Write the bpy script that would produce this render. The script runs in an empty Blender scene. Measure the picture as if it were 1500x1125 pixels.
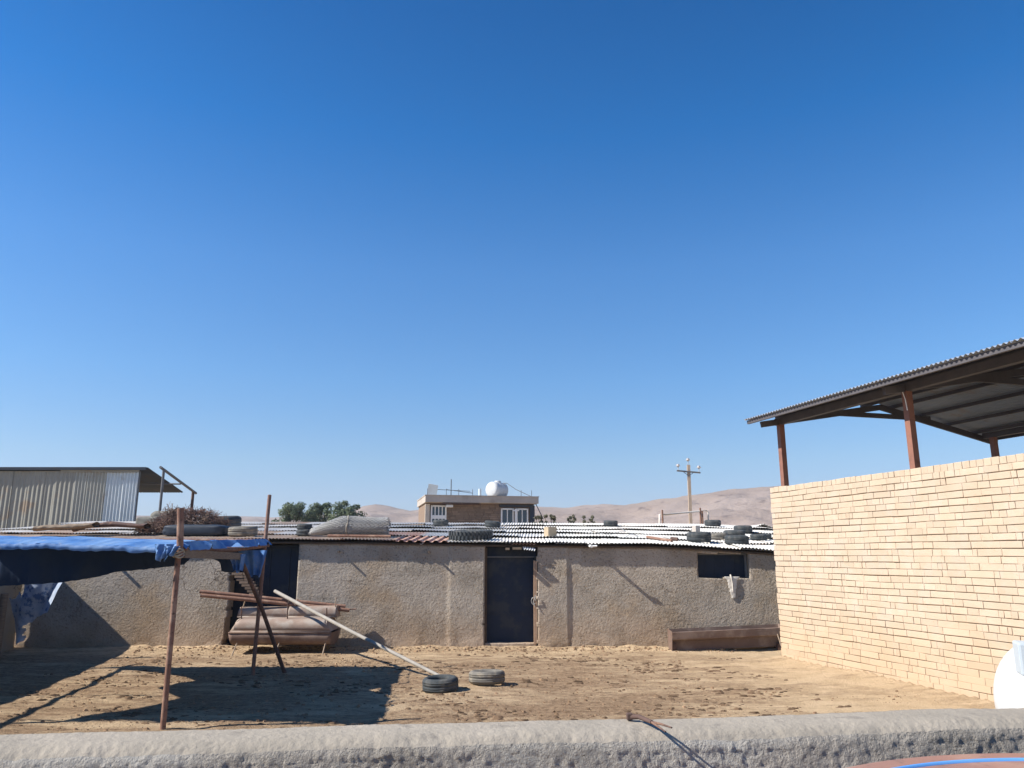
import bpy, bmesh, math, random
from mathutils import Vector, Matrix, noise as mnoise
R = math.radians
rnd = random.Random(7)
SC = bpy.context.scene
COL = SC.collection

# ------------------------------------------------------------------ survey
EYE = 2.0
PITCH = R(12.5)
FPX = 1126.0
CP, SP = math.cos(PITCH), math.sin(PITCH)
def ray(u, v):
    xc = (u-750)/FPX; yc = (562.5-v)/FPX
    return Vector((xc, CP-yc*SP, SP+yc*CP))
def P(u, v, Y):
    d = ray(u, v); t = Y/d.y
    return Vector((d.x*t, Y, EYE+d.z*t))
def G(u, v, z=0.0):
    d = ray(u, v); t = (z-EYE)/d.z
    return Vector((d.x*t, d.y*t, z))
SUNV = Vector((1.15, 0.25, -1.0)).normalized()

def nz(x, y=0.0, z=0.0):
    return mnoise.noise(Vector((x, y, z)))
def fbm(x, y, z=0.0, o=4):
    s = 0; a = 1; f = 1
    for i in range(o):
        s += a*mnoise.noise(Vector((x*f+i*7.1, y*f-i*3.3, z*f))); a *= .5; f *= 2.05
    return s
def lerp_tab(tab, x):
    if x <= tab[0][0]: return tab[0][1]
    for (a, fa), (b, fb) in zip(tab, tab[1:]):
        if x <= b: return fa+(fb-fa)*(x-a)/(b-a)
    return tab[-1][1]

# ------------------------------------------------------------------ objects
def tag(o, label=None, cat=None, group=None, kind=None):
    if label: o['label'] = label
    if cat: o['category'] = cat
    if group: o['group'] = group
    if kind: o['kind'] = kind
    return o
def empty(name, loc, label, cat, group=None):
    o = bpy.data.objects.new(name, None); COL.objects.link(o)
    o.location = loc; o.empty_display_size = .2
    bpy.context.view_layer.update()
    return tag(o, label, cat, group)

class MB:
    """collects shapes in world coordinates, builds ONE mesh object"""
    def __init__(s): s.v = []; s.f = []; s.sm = []
    def add(s, vs, fs, smooth=False):
        b = len(s.v); s.v += [tuple(p) for p in vs]
        for f in fs: s.f.append(tuple(i+b for i in f)); s.sm.append(smooth)
    def box(s, c, size, M=None, bev=0.0):
        bm = bmesh.new(); bmesh.ops.create_cube(bm, size=1.0)
        for v in bm.verts: v.co = Vector((v.co.x*size[0], v.co.y*size[1], v.co.z*size[2]))
        if bev: bmesh.ops.bevel(bm, geom=bm.edges[:], offset=bev, segments=2, affect='EDGES', profile=.6)
        M = (Matrix.Translation(Vector(c)) @ (M.to_4x4() if M else Matrix.Identity(4)))
        bm.verts.ensure_lookup_table()
        s.add([M @ v.co for v in bm.verts], [[v.index for v in f.verts] for f in bm.faces]); bm.free()
    def bar(s, a, b, w, h=None, up=Vector((0,0,1))):
        a = Vector(a); b = Vector(b); h = h or w
        d = (b-a); L = d.length; d.normalize()
        if abs(d.dot(up)) > .98: up = Vector((0,1,0))
        x = d.cross(up).normalized(); y = x.cross(d)
        M = Matrix((x, d, y)).transposed()
        s.box((a+b)/2, (w, L, h), M)
    def tube(s, pts, r, n=10, caps=True, smooth=True, r2=None):
        pts = [Vector(p) for p in pts]; rings = []; N = len(pts)
        up = Vector((.13,.21,.97)).normalized(); vs = []; fs = []
        for i, p in enumerate(pts):
            d = (pts[min(i+1,N-1)]-pts[max(i-1,0)])
            if d.length < 1e-9: d = Vector((0,0,1))
            d.normalize()
            if abs(d.dot(up)) > .97: up = Vector((.8,.5,.1)).normalized()
            x = d.cross(up).normalized(); y = d.cross(x).normalized()
            rr = r if not callable(r) else r(i/(N-1))
            if r2 is not None: rr = r+(r2-r)*i/(N-1)
            for k in range(n):
                a = 2*math.pi*k/n
                vs.append(p+x*math.cos(a)*rr+y*math.sin(a)*rr)
        for i in range(N-1):
            for k in range(n):
                fs.append((i*n+k, i*n+(k+1)%n, (i+1)*n+(k+1)%n, (i+1)*n+k))
        s.add(vs, fs, smooth)
        if caps:
            s.add(vs[:n], [tuple(range(n))]); s.add(vs[-n:], [tuple(reversed(range(n)))])
    def grid(s, fn, nu, nv, smooth=True, skip=None):
        vs = [fn(i/nu, j/nv) for j in range(nv+1) for i in range(nu+1)]
        fs = []
        for j in range(nv):
            for i in range(nu):
                if skip and skip((i+.5)/nu, (j+.5)/nv): continue
                a = j*(nu+1)+i; fs.append((a, a+1, a+nu+2, a+nu+1))
        s.add(vs, fs, smooth)
    def lathe(s, prof, c, n=48, M=None, closed=False, smooth=True):
        vs = []; fs = []; m = len(prof)
        M = M.to_4x4() if M else Matrix.Identity(4)
        T = Matrix.Translation(Vector(c)) @ M
        for k in range(n):
            a = 2*math.pi*k/n
            for r, z in prof: vs.append(T @ Vector((r*math.cos(a), r*math.sin(a), z)))
        for k in range(n):
            k2 = (k+1) % n
            for i in range(m if closed else m-1):
                i2 = (i+1) % m
                fs.append((k*m+i, k2*m+i, k2*m+i2, k*m+i2))
        s.add(vs, fs, smooth)
    def build(s, name, mat, parent=None, solid=0.0, sharp=None):
        me = bpy.data.meshes.new(name); me.from_pydata(s.v, [], s.f); me.validate()
        if len(me.polygons) == len(s.sm): me.polygons.foreach_set('use_smooth', s.sm)
        if mat: me.materials.append(mat)
        o = bpy.data.objects.new(name, me); COL.objects.link(o)
        if parent is not None:
            o.parent = parent; o.matrix_parent_inverse = parent.matrix_world.inverted()
        else:
            # origin at the base of the thing
            if s.v:
                n = len(s.v)
                c = Vector((sum(p[0] for p in s.v)/n, sum(p[1] for p in s.v)/n, min(p[2] for p in s.v)))
                me.transform(Matrix.Translation(-c)); o.location = c
            bpy.context.view_layer.update()
        if solid:
            m = o.modifiers.new('thickness', 'SOLIDIFY'); m.thickness = solid; m.offset = 0
        return o

# ------------------------------------------------------------------ materials
def nodes_of(m):
    m.use_nodes = True; nt = m.node_tree
    return nt, nt.nodes, nt.links, nt.nodes['Principled BSDF']
def mat(name, c1, c2=None, scale=6.0, rough=.85, bump=0.0, bscale=40.0, bdist=.01, c3=None, s3=1.2, t3=(.52,.62),
        metal=0.0, stretch=(1,1,1), island=0.0, spec=.3, detail=6.0, c4=None, s4=90.0, t4=(.6,.68), bump2=0.0, b2scale=8.0, trans=0.0, coord='Object', splash=None, patchy=0, crack=None):
    m = bpy.data.materials.new(name); nt, N, L, B = nodes_of(m)
    tc = N.new('ShaderNodeTexCoord'); mp = N.new('ShaderNodeMapping'); mp.inputs['Scale'].default_value = stretch
    L.new(tc.outputs[coord], mp.inputs[0]); vec = mp.outputs[0]
    def nnode(sc, det=detail, ro=.6):
        n = N.new('ShaderNodeTexNoise'); n.inputs['Scale'].default_value = sc; n.inputs['Detail'].default_value = det
        n.inputs['Roughness'].default_value = ro; L.new(vec, n.inputs['Vector']); return n
    c2 = c2 or c1
    def ramp(src, lo, hi):
        r = N.new('ShaderNodeMapRange'); r.inputs['From Min'].default_value = lo; r.inputs['From Max'].default_value = hi
        L.new(src, r.inputs['Value']); return r.outputs[0]
    mix = N.new('ShaderNodeMix'); mix.data_type = 'RGBA'
    mix.inputs[6].default_value = (*c1, 1); mix.inputs[7].default_value = (*c2, 1)
    L.new(ramp(nnode(scale).outputs['Fac'], .33, .67), mix.inputs[0]); col = mix.outputs[2]
    for cc, ss, tt in ((c3, s3, t3), (c4, s4, t4)):
        if cc:
            mx = N.new('ShaderNodeMix'); mx.data_type = 'RGBA'; L.new(col, mx.inputs[6]); mx.inputs[7].default_value = (*cc, 1)
            L.new(ramp(nnode(ss).outputs['Fac'], *tt), mx.inputs[0]); col = mx.outputs[2]
    if crack:                       # hairline cracks, only here and there
        sc_, wid, cc_ = crack
        vn = N.new('ShaderNodeTexVoronoi'); vn.feature = 'DISTANCE_TO_EDGE'; vn.inputs['Scale'].default_value = sc_
        wob = nnode(sc_*3.5, 4, .6); mv = N.new('ShaderNodeVectorMath'); mv.operation = 'MULTIPLY_ADD'
        L.new(wob.outputs['Color'], mv.inputs[0]); mv.inputs[1].default_value = (.55/sc_,)*3; L.new(vec, mv.inputs[2]); L.new(mv.outputs[0], vn.inputs['Vector'])
        c1_ = ramp(vn.outputs['Distance'], wid, wid*.3); c2_ = ramp(nnode(sc_*.7, 3, .5).outputs['Fac'], .56, .62)
        mm = N.new('ShaderNodeMath'); mm.operation = 'MULTIPLY'; L.new(c1_, mm.inputs[0]); L.new(c2_, mm.inputs[1])
        mx = N.new('ShaderNodeMix'); mx.data_type = 'RGBA'; L.new(col, mx.inputs[6]); mx.inputs[7].default_value = (*cc_, 1); L.new(mm.outputs[0], mx.inputs[0]); col = mx.outputs[2]
    if splash:                      # dirt splashed up from the yard, a stain with a ragged upper edge
        sc_, zlo, zhi, amt = splash
        gg = N.new('ShaderNodeNewGeometry'); sp = N.new('ShaderNodeSeparateXYZ'); L.new(gg.outputs['Position'], sp.inputs[0])
        nn = N.new('ShaderNodeTexNoise'); nn.inputs['Scale'].default_value = 1.6; nn.inputs['Detail'].default_value = 6; L.new(gg.outputs['Position'], nn.inputs['Vector'])
        ad = N.new('ShaderNodeMath'); ad.operation = 'MULTIPLY_ADD'; L.new(nn.outputs['Fac'], ad.inputs[0]); ad.inputs[1].default_value = (zhi-zlo)*1.2; ad.inputs[2].default_value = -(zhi-zlo)*.6
        a2 = N.new('ShaderNodeMath'); a2.operation = 'ADD'; L.new(ad.outputs[0], a2.inputs[0]); L.new(sp.outputs[2], a2.inputs[1])
        mr2 = N.new('ShaderNodeMapRange'); mr2.inputs[1].default_value = zlo; mr2.inputs[2].default_value = zhi; mr2.inputs[3].default_value = amt; mr2.inputs[4].default_value = 0; L.new(a2.outputs[0], mr2.inputs[0])
        mx = N.new('ShaderNodeMix'); mx.data_type = 'RGBA'; L.new(col, mx.inputs[6]); mx.inputs[7].default_value = (*sc_, 1); L.new(mr2.outputs[0], mx.inputs[0]); col = mx.outputs[2]
    if island:
        g = N.new('ShaderNodeNewGeometry'); hs = N.new('ShaderNodeHueSaturation')
        L.new(ramp(g.outputs['Random Per Island'], 0, 1), hs.inputs['Value'])
        mr = hs.inputs['Value'].links[0].from_node; mr.inputs['To Min'].default_value = 1-island; mr.inputs['To Max'].default_value = 1+island
        L.new(col, hs.inputs['Color']); col = hs.outputs[0]
    L.new(col, B.inputs['Base Color'])
    B.inputs['Roughness'].default_value = rough; B.inputs['Metallic'].default_value = metal
    B.inputs['Specular IOR Level'].default_value = spec
    prev = None
    for bs, sc_, dd in ((bump, bscale, bdist), (bump2, b2scale, bdist*3)):
        if bs:
            b = N.new('ShaderNodeBump'); b.inputs['Strength'].default_value = bs; b.inputs['Distance'].default_value = dd
            L.new(nnode(sc_, 5, .65).outputs['Fac'], b.inputs['Height'])
            if patchy:
                pm = N.new('ShaderNodeMapRange'); pm.inputs[1].default_value = .40; pm.inputs[2].default_value = .60; pm.inputs[3].default_value = bs*patchy; pm.inputs[4].default_value = bs
                L.new(nnode(1.1, 4, .6).outputs['Fac'], pm.inputs[0]); L.new(pm.outputs[0], b.inputs['Strength'])
            if prev: L.new(prev, b.inputs['Normal'])
            prev = b.outputs[0]
    if prev: L.new(prev, B.inputs['Normal'])
    if trans:
        tr = N.new('ShaderNodeBsdfTranslucent'); ms = N.new('ShaderNodeMixShader'); ms.inputs[0].default_value = trans
        L.new(col, tr.inputs['Color']); out = N['Material Output']
        L.new(B.outputs[0], ms.inputs[1]); L.new(tr.outputs[0], ms.inputs[2]); L.new(ms.outputs[0], out.inputs[0])
    return m

def ground_mat():
    m = bpy.data.materials.new('yard_soil'); nt, N, L, B = nodes_of(m)
    geo = N.new('ShaderNodeNewGeometry'); pos = geo.outputs['Position']
    def noi(sc, det=6, ro=.6, st=(1,1,1)):
        mp = N.new('ShaderNodeMapping'); mp.inputs['Scale'].default_value = st; L.new(pos, mp.inputs[0])
        n = N.new('ShaderNodeTexNoise'); n.inputs['Scale'].default_value = sc; n.inputs['Detail'].default_value = det; n.inputs['Roughness'].default_value = ro
        L.new(mp.outputs[0], n.inputs['Vector']); return n.outputs['Fac']
    def rng(src, lo, hi, a=0, b=1):
        r = N.new('ShaderNodeMapRange'); r.inputs[1].default_value = lo; r.inputs[2].default_value = hi; r.inputs[3].default_value = a; r.inputs[4].default_value = b
        L.new(src, r.inputs[0]); return r.outputs[0]
    def mixc(f, a, b):
        x = N.new('ShaderNodeMix'); x.data_type = 'RGBA'; L.new(f, x.inputs[0])
        for k, c in ((6, a), (7, b)):
            if isinstance(c, tuple): x.inputs[k].default_value = (*c, 1)
            else: L.new(c, x.inputs[k])
        return x.outputs[2]
    def math_(op, a, b):
        x = N.new('ShaderNodeMath'); x.operation = op; x.use_clamp = True
        for k, c in ((0, a), (1, b)):
            if isinstance(c, (int, float)): x.inputs[k].default_value = c
            else: L.new(c, x.inputs[k])
        return x.outputs[0]
    sand = mixc(rng(noi(2.2), .35, .65), SAND1, SAND2)
    dung = mixc(rng(noi(9, 6, .7), .35, .65), DUNG1, DUNG2)
    # manure litter thick in the middle of the yard, thin towards the brick wall and the house foot (real stains)
    sx = N.new('ShaderNodeSeparateXYZ'); L.new(pos, sx.inputs[0])
    near_wall = rng(sx.outputs[0], 1.8, 5.2, -.12, .62)
    foot = rng(sx.outputs[1], 15.6, 17.3, 0, .45)
    patch = noi(.55, 5, .62, (.6, 1.3, 1))
    streak = noi(3.0, 7, .7, (.45, 1.4, 1))
    amt = math_('ADD', rng(patch, .36, .62, .0, .75), rng(streak, .42, .62, 0, .75))
    amt = math_('SUBTRACT', amt, near_wall); amt = math_('SUBTRACT', amt, foot)
    col = mixc(amt, sand, dung)
    crumbs = rng(noi(17, 6, .75, (.55, 1, 1)), .53, .62)
    crumbs = math_('MULTIPLY', crumbs, math_('ADD', math_('MULTIPLY', amt, .75), .12))
    col = mixc(crumbs, col, CRUMB)
    chaff = math_('MULTIPLY', rng(noi(38, 3, .6, (.5, 1, 1)), .62, .70), .55)
    col = mixc(chaff, col, CHAFF)
    L.new(col, B.inputs['Base Color']); B.inputs['Roughness'].default_value = .95; B.inputs['Specular IOR Level'].default_value = .15
    b = N.new('ShaderNodeBump'); b.inputs['Strength'].default_value = 1.0; b.inputs['Distance'].default_value = .05
    L.new(noi(24, 6, .75), b.inputs['Height']); L.new(b.outputs[0], B.inputs['Normal'])
    return m
SAND1 = (.61,.46,.295); SAND2 = (.53,.39,.24)
DUNG1 = (.39,.27,.165); DUNG2 = (.22,.142,.085)
CRUMB = (.105,.068,.042); CHAFF = (.56,.44,.30)

M = {}
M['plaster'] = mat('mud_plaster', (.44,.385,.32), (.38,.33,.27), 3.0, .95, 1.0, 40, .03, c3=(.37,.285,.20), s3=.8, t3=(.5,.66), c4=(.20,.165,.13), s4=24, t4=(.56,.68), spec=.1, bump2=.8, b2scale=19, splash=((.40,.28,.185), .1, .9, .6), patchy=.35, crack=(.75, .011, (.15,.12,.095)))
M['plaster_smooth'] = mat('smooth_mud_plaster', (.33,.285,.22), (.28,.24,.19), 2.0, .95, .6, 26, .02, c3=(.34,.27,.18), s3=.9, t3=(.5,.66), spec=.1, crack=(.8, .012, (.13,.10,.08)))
M['cement'] = mat('cement_render', (.38,.345,.295), (.31,.28,.24), 7.0, .95, 1.0, 110, .02, c3=(.40,.375,.33), s3=1.6, t3=(.5,.66), c4=(.17,.155,.135), s4=120, t4=(.58,.69), spec=.1, patchy=.5, crack=(2.2, .012, (.13,.115,.10)))
M['cement_top'] = mat('cement_cap', (.365,.32,.26), (.30,.265,.215), 5.0, .95, .8, 60, .006, c3=(.26,.23,.19), s3=9, t3=(.57,.68), spec=.1)
M['brick'] = mat('cream_brick', (.50,.40,.30), (.47,.37,.268), 4.0, .9, .5, 60, .006, c3=(.49,.40,.31), s3=2.5, island=.055, spec=.15, c4=(.42,.31,.2), s4=25, t4=(.62,.72), splash=((.46,.335,.215), .1, 1.3, .75))
M['mortar'] = mat('mortar', (.42,.33,.235), (.33,.25,.17), 9.0, .95, .7, 70, .006, spec=.1)
M['redbrick'] = mat('brown_brick', (.25,.185,.135), (.20,.145,.11), 6.0, .9, .4, 50, .006, island=.22, spec=.15)
M['iron_white'] = mat('weathered_galvanised_sheet', (.62,.61,.57), (.54,.52,.48), 2.5, .6, .1, 30, .003, c3=(.52,.44,.36), s3=2.2, t3=(.56,.72), metal=.0, spec=.35)
M['iron_pale'] = mat('chalky_sheet', (.66,.63,.58), (.57,.54,.49), 3.0, .65, .1, 30, .003, c3=(.5,.38,.3), s3=3.1, t3=(.56,.7), spec=.3)
M['iron_rust'] = mat('rusty_roof_sheet', (.50,.30,.22), (.40,.22,.15), 3.0, .8, .15, 30, .003, c3=(.56,.46,.38), s3=3.4, t3=(.5,.62), spec=.2)
M['iron_tan'] = mat('tan_roof_sheet', (.50,.40,.31), (.38,.28,.20), 3.5, .8, .15, 30, .003, c3=(.42,.25,.17), s3=3.0, t3=(.52,.64), spec=.2)
M['galv'] = mat('galvanised_shed_sheet', (.62,.68,.70), (.54,.59,.61), 1.5, .5, .1, 20, .003, c3=(.36,.32,.26), s3=1.4, t3=(.58,.7), metal=.25, spec=.4)
M['galv_dull'] = mat('dull_shed_sheet', (.30,.295,.255), (.25,.245,.21), 1.5, .7, .1, 20, .003, c3=(.28,.22,.16), s3=1.8, t3=(.56,.7), spec=.3)
M['roof_dark'] = mat('dark_sheet_steel', (.05,.06,.08), (.04,.05,.065), 2.0, .6, .1, 20, .003, c3=(.07,.06,.06), s3=2.0, t3=(.55,.68), spec=.08)
M['canopy_sheet'] = mat('canopy_sheet', (.37,.42,.49), (.31,.355,.42), 1.6, .6, .1, 20, .003, c3=(.33,.29,.27), s3=1.3, t3=(.55,.7), spec=.2)
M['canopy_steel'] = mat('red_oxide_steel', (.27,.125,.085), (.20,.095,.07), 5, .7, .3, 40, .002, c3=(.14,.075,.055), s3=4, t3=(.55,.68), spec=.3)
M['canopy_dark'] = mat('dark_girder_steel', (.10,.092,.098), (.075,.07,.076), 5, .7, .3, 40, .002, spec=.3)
M['rust'] = mat('rusty_steel', (.27,.155,.11), (.20,.11,.08), 9, .85, .5, 70, .002, c3=(.34,.22,.16), s3=5, t3=(.52,.64), c4=(.10,.06,.045), s4=22, t4=(.58,.68), spec=.2)
M['rust_dark'] = mat('dark_rust', (.13,.08,.065), (.09,.06,.05), 12, .85, .4, 60, .002, c3=(.22,.13,.09), s3=7, t3=(.55,.66), spec=.2)
M['trough'] = mat('rusty_trough_sheet', (.18,.12,.095), (.135,.09,.07), 5, .8, .35, 40, .004, c3=(.25,.185,.15), s3=2.5, t3=(.48,.62), spec=.25)
M['trough_dusty'] = mat('dusty_trough_sheet', (.33,.25,.205), (.26,.19,.15), 4, .85, .35, 40, .004, c3=(.36,.31,.265), s3=3.0, t3=(.48,.62), spec=.2)
M['pale_pole'] = mat('pale_grey_pole', (.36,.33,.29), (.27,.25,.22), 6, .75, .3, 50, .002, c3=(.25,.2,.16), s3=5, t3=(.58,.68), spec=.25)
M['wood'] = mat('grey_wood', (.26,.20,.145), (.17,.13,.095), 8, .9, .5, 40, .004, stretch=(1,1,8), spec=.15)
M['leg'] = mat('pale_leg', (.42,.34,.26), (.30,.22,.16), 9, .85, .3, 50, .002, spec=.2)
M['rubber'] = mat('worn_rubber', (.040,.047,.052), (.060,.066,.068), 9, .85, .3, 60, .003, c3=(.12,.115,.105), s3=5, t3=(.5,.68), spec=.25)
M['rubber_dusty'] = mat('dusty_rubber', (.19,.175,.15), (.13,.122,.108), 9, .9, .4, 60, .003, c3=(.30,.26,.20), s3=6, t3=(.5,.66), spec=.15)
M['tarp'] = mat('blue_tarpaulin', (.075,.19,.44), (.055,.15,.36), 3, .55, .25, 12, .01, c3=(.17,.29,.48), s3=2.2, t3=(.46,.66), c4=(.30,.32,.36), s4=9, t4=(.60,.74), spec=.25, trans=.03)
M['shade_navy'] = mat('navy_wall_shade', (.034,.055,.10), (.045,.065,.10), 3, .85, .3, 16, .01, spec=.1)  # navy darkened to carry the shade below the tarpaulin
M['tarp_white'] = mat('faded_tarpaulin', (.46,.52,.62), (.30,.38,.52), 7, .6, .4, 14, .01, c3=(.09,.16,.33), s3=6.0, t3=(.53,.62), spec=.3, trans=.1)
M['navy'] = mat('dark_blue_door_paint', (.015,.025,.048), (.012,.02,.037), 4, .6, .15, 20, .003, c3=(.035,.04,.05), s3=2.0, spec=.3)
M['dark_wood'] = mat('shaded_post_deck_wood', (.12,.085,.06), (.08,.058,.042), 8, .85, .4, 40, .003, spec=.15)  # dark copy for the shaded left door post; the roof deck shares it
M['frame_lit'] = mat('sunlit_frame_wood', (.42,.29,.20), (.34,.23,.155), 8, .85, .4, 40, .003, spec=.15)  # pale copy, sunlight on the right door post put into the colour
M['grey_frame'] = mat('grey_painted_frame', (.16,.165,.17), (.12,.125,.13), 8, .7, .2, 40, .003, spec=.3)
M['white_paint'] = mat('white_paint', (.78,.78,.76), (.72,.72,.70), 4, .5, .05, 20, .002, c3=(.66,.64,.6), s3=3, t3=(.58,.72), spec=.4)
M['white_plastic'] = mat('white_plastic', (.57,.58,.58), (.53,.535,.53), 2, .45, .05, 10, .004, c3=(.43,.41,.37), s3=2.2, t3=(.54,.72), spec=.3)
M['pale_panel'] = mat('bluish_white_panel', (.47,.53,.57), (.44,.50,.54), 2, .45, .05, 10, .004, spec=.4)
M['lime'] = mat('lime_spill', (.66,.62,.55), (.56,.51,.44), 12, .95, .7, 50, .006, spec=.1)
M['twig'] = mat('dry_twigs', (.20,.125,.10), (.13,.085,.075), 3, .95, 0, spec=.1, c3=(.27,.20,.15), s3=2.5, t3=(.5,.65))
M['wire'] = mat('galvanised_wire', (.42,.42,.41), (.33,.32,.30), 4, .55, 0, metal=.3, spec=.4)
M['hay'] = mat('grey_bale', (.22,.21,.18), (.16,.15,.13), 6, .95, .6, 40, .01, spec=.1)
M['black_plastic'] = mat('dark_blue_plastic', (.022,.032,.05), (.03,.04,.055), 5, .6, .2, 20, .004, spec=.3)
M['tan_brick'] = mat('tan_block', (.45,.36,.25), (.38,.30,.2), 7, .9, .5, 50, .004, spec=.15)
M['concrete'] = mat('pale_concrete', (.46,.41,.36), (.38,.34,.30), 1.2, .9, .3, 20, .01, c3=(.32,.28,.24), s3=1.0, t3=(.55,.68), spec=.15)
M['stone_white'] = mat('pale_pier', (.56,.50,.42), (.48,.43,.36), 2, .9, .2, 20, .005, spec=.15)
M['glass'] = mat('window_glass', (.05,.075,.10), (.04,.06,.085), 1, .12, 0, spec=.6)
M['pole_wood'] = mat('concrete_pole', (.44,.35,.27), (.36,.28,.21), 3, .9, .3, 20, .004, spec=.15)
M['steel_grey'] = mat('grey_steel', (.14,.14,.14), (.10,.10,.105), 6, .6, .2, 30, .002, spec=.35)
M['ceramic'] = mat('pale_ceramic', (.55,.52,.5), (.4,.37,.36), 6, .3, 0, spec=.5)
M['hill'] = mat('bare_hill', (.29,.225,.18), (.24,.18,.145), .02, 1.0, .6, .12, 3.0, c3=(.31,.245,.205), s3=.009, t3=(.48,.62), c4=(.16,.12,.10), s4=.11, t4=(.58,.68), spec=.0)
M['leaf'] = mat('leaves', (.15,.185,.11), (.085,.12,.065), 1.2, .7, 0, spec=.25, c3=(.16,.19,.11), s3=1.7, t3=(.5,.64), trans=.2)
M['leaf_dry'] = mat('dusty_leaves', (.20,.19,.13), (.14,.14,.09), 1.2, .8, 0, spec=.2, trans=.1)
M['bark'] = mat('bark', (.12,.09,.07), (.08,.06,.05), 5, .95, .5, 20, .01, spec=.1)
M['old_paint'] = mat('rusted_red_brown_paint', (.36,.185,.125), (.28,.15,.11), 3.0, .55, .12, 30, .002, c3=(.44,.27,.185), s3=2.4, t3=(.46,.66), c4=(.20,.12,.09), s4=14, t4=(.56,.7), spec=.4)
M['blue_paint'] = mat('blue_rim_paint', (.10,.30,.66), (.14,.36,.70), 5, .5, .2, 30, .002, c3=(.42,.40,.40), s3=9, t3=(.6,.7), spec=.4)
M['stone'] = mat('clods', (.30,.20,.12), (.20,.13,.08), 6, .95, .5, 60, .004, island=.35, spec=.1)
M['dung'] = mat('dry_dung', (.17,.112,.07), (.12,.08,.05), 6, .95, .5, 60, .004, island=.4, spec=.1)
M['soil'] = ground_mat()
M['rope'] = mat('rope', (.42,.38,.3), (.3,.26,.2), 20, .9, 0, spec=.1)

# ------------------------------------------------------------------ wall plane numbers
YW = 17.57                     # front face of the long house
def wx(u): return (u-750)*.01504
X_D0, X_D1 = wx(709), wx(787)  # door
X_L0, X_L1 = wx(334), wx(433)  # wide opening on the left
X_W0, X_W1 = wx(1025), wx(1100)
X_S0, X_S1 = wx(657), wx(833)  # the bay round the door stands proud
EAVE = [(-14,2.33),(-5,2.30),(-3,2.285),(-.5,2.235),(1.5,2.215),(3.2,2.20),(4.2,2.15),(5.8,2.05),(7,2.02),(9.5,1.98)]
BACK = [(-14,3.0),(-5,2.97),(0,2.95),(3.2,2.94),(6.3,2.90),(8.1,2.82),(9.5,2.76)]
YE, YB = 17.45, 24.6
def zroof(x, y):
    a = lerp_tab(EAVE, x); b = lerp_tab(BACK, x)
    return a+(b-a)*(y-YE)/(YB-YE)

# ------------------------------------------------------------------ ground
def build_ground():
    xs = [-3000,-1500,-700,-300,-120,-60,-30,-20,-15]
    x = -12.0
    while x < 9.01: xs.append(x); x += .055
    xs += [12,16,25,40,80,160,400,900,1800,3000]
    ys = [-400,-100,-30,-8,-2,0,1.5,2.6]
    y = 4.0
    while y < 9.3: ys.append(y); y += .2
    while y < 17.60: ys.append(y); y += .045
    ys += [17.62,17.72,18.5,20,22,24.3,24.75,26,28,32,40,60,90,150,260,400,700,1200,2200,3500]
    def h(x, y):
        if -13 < x < 8.5 and 17.7 < y < 24.7: return -.35
        if -12.5 < x < 9.5 and 3.9 < y < 17.65:
            z = .030*fbm(x*.7, y*.7, 1, 3)+.012*fbm(x*3.1, y*3.4, 5, 4)+.009*abs(fbm(x*7.5, y*9.5, 15, 3))+.012*max(0, fbm(x*5.2, y*6.5, 25, 3)-.45)
            d = YW-y                                   # loose earth banked against the house foot
            if d < 1.1 and x < 6: z += max(0, (1-d/1.1))**2*(.035+.055*max(0, fbm(x*1.3, 3, 2, 4)+.25)+.02*fbm(x*7, y*7, 3, 3))
            dw = (5.30+(15.9-y)*.2857)-x               # and along the brick wall
            if 0 < dw < .7 and y < 15.9: z += (1-dw/.7)**2*.06
            return z
        return 0.0
    vs = []
    for y in ys:
        for x in xs: vs.append((x, y, h(x, y)))
    n = len(xs); fs = []
    for j in range(len(ys)-1):
        for i in range(n-1):
            a = j*n+i; fs.append((a, a+1, a+n+1, a+n))
    b = MB(); b.v = vs; b.f = fs; b.sm = [True]*len(fs)
    o = b.build('ground', M['soil']); tag(o, kind='structure')
    return h
gh = build_ground()

# scattered clods and dung crumbs (uncountable)
b = MB()
for i in range(5600):
    y = 9.6+(17.4-9.6)*rnd.random(); x = -8+rnd.random()*14.0
    if i > 4600: y = 17.42-.5*rnd.random()**1.5; x = -8+14*rnd.random()
    if fbm(x*.5, y*.8, 9, 3) < -.05+.5*(x > 3) and i <= 4600: continue
    if x > 5.2+(15.9-y)*.2857: continue
    r = .006+.018*rnd.random()**4
    if YW-y < .9: r *= 1.3
    z = gh(x, y)
    vs = []
    for k in range(6):
        a = k*math.pi/3+rnd.random()*.6; vs.append((x+r*1.5*math.cos(a)*(.7+.6*rnd.random()), y+r*math.sin(a)*(.7+.6*rnd.random()), z-.004))
    vs2 = [(x+(p[0]-x)*.6, y+(p[1]-y)*.6, z+r*(.6+.6*rnd.random())) for p in vs]
    b.add(vs+vs2, [(k, (k+1)%6, 6+(k+1)%6, 6+k) for k in range(6)]+[tuple(range(6,12))])
tag(b.build('clods', M['stone']), kind='stuff')

# dung pats trodden into the yard (uncountable)
b = MB()
for i in range(2600):
    y = 9.8+6.6*rnd.random(); x = -7+11.5*rnd.random()
    if fbm(x*.45+4, y*.7, 3, 3) < .02: continue
    r = .012+.028*rnd.random()**2; z = gh(x, y)-.003; el = 1.2+rnd.random()*1.2
    ring = [(x+r*el*math.cos(k*.785)*(.7+.6*rnd.random()), y+r*math.sin(k*.785)*(.7+.6*rnd.random()), z) for k in range(8)]
    top = [(x+(p[0]-x)*.65, y+(p[1]-y)*.65, z+r*(.35+.4*rnd.random())) for p in ring]
    b.add(ring+top, [(k, (k+1)%8, 8+(k+1)%8, 8+k) for k in range(8)]+[tuple(range(8,16))])
tag(b.build('dung', M['dung']), kind='stuff')

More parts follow.
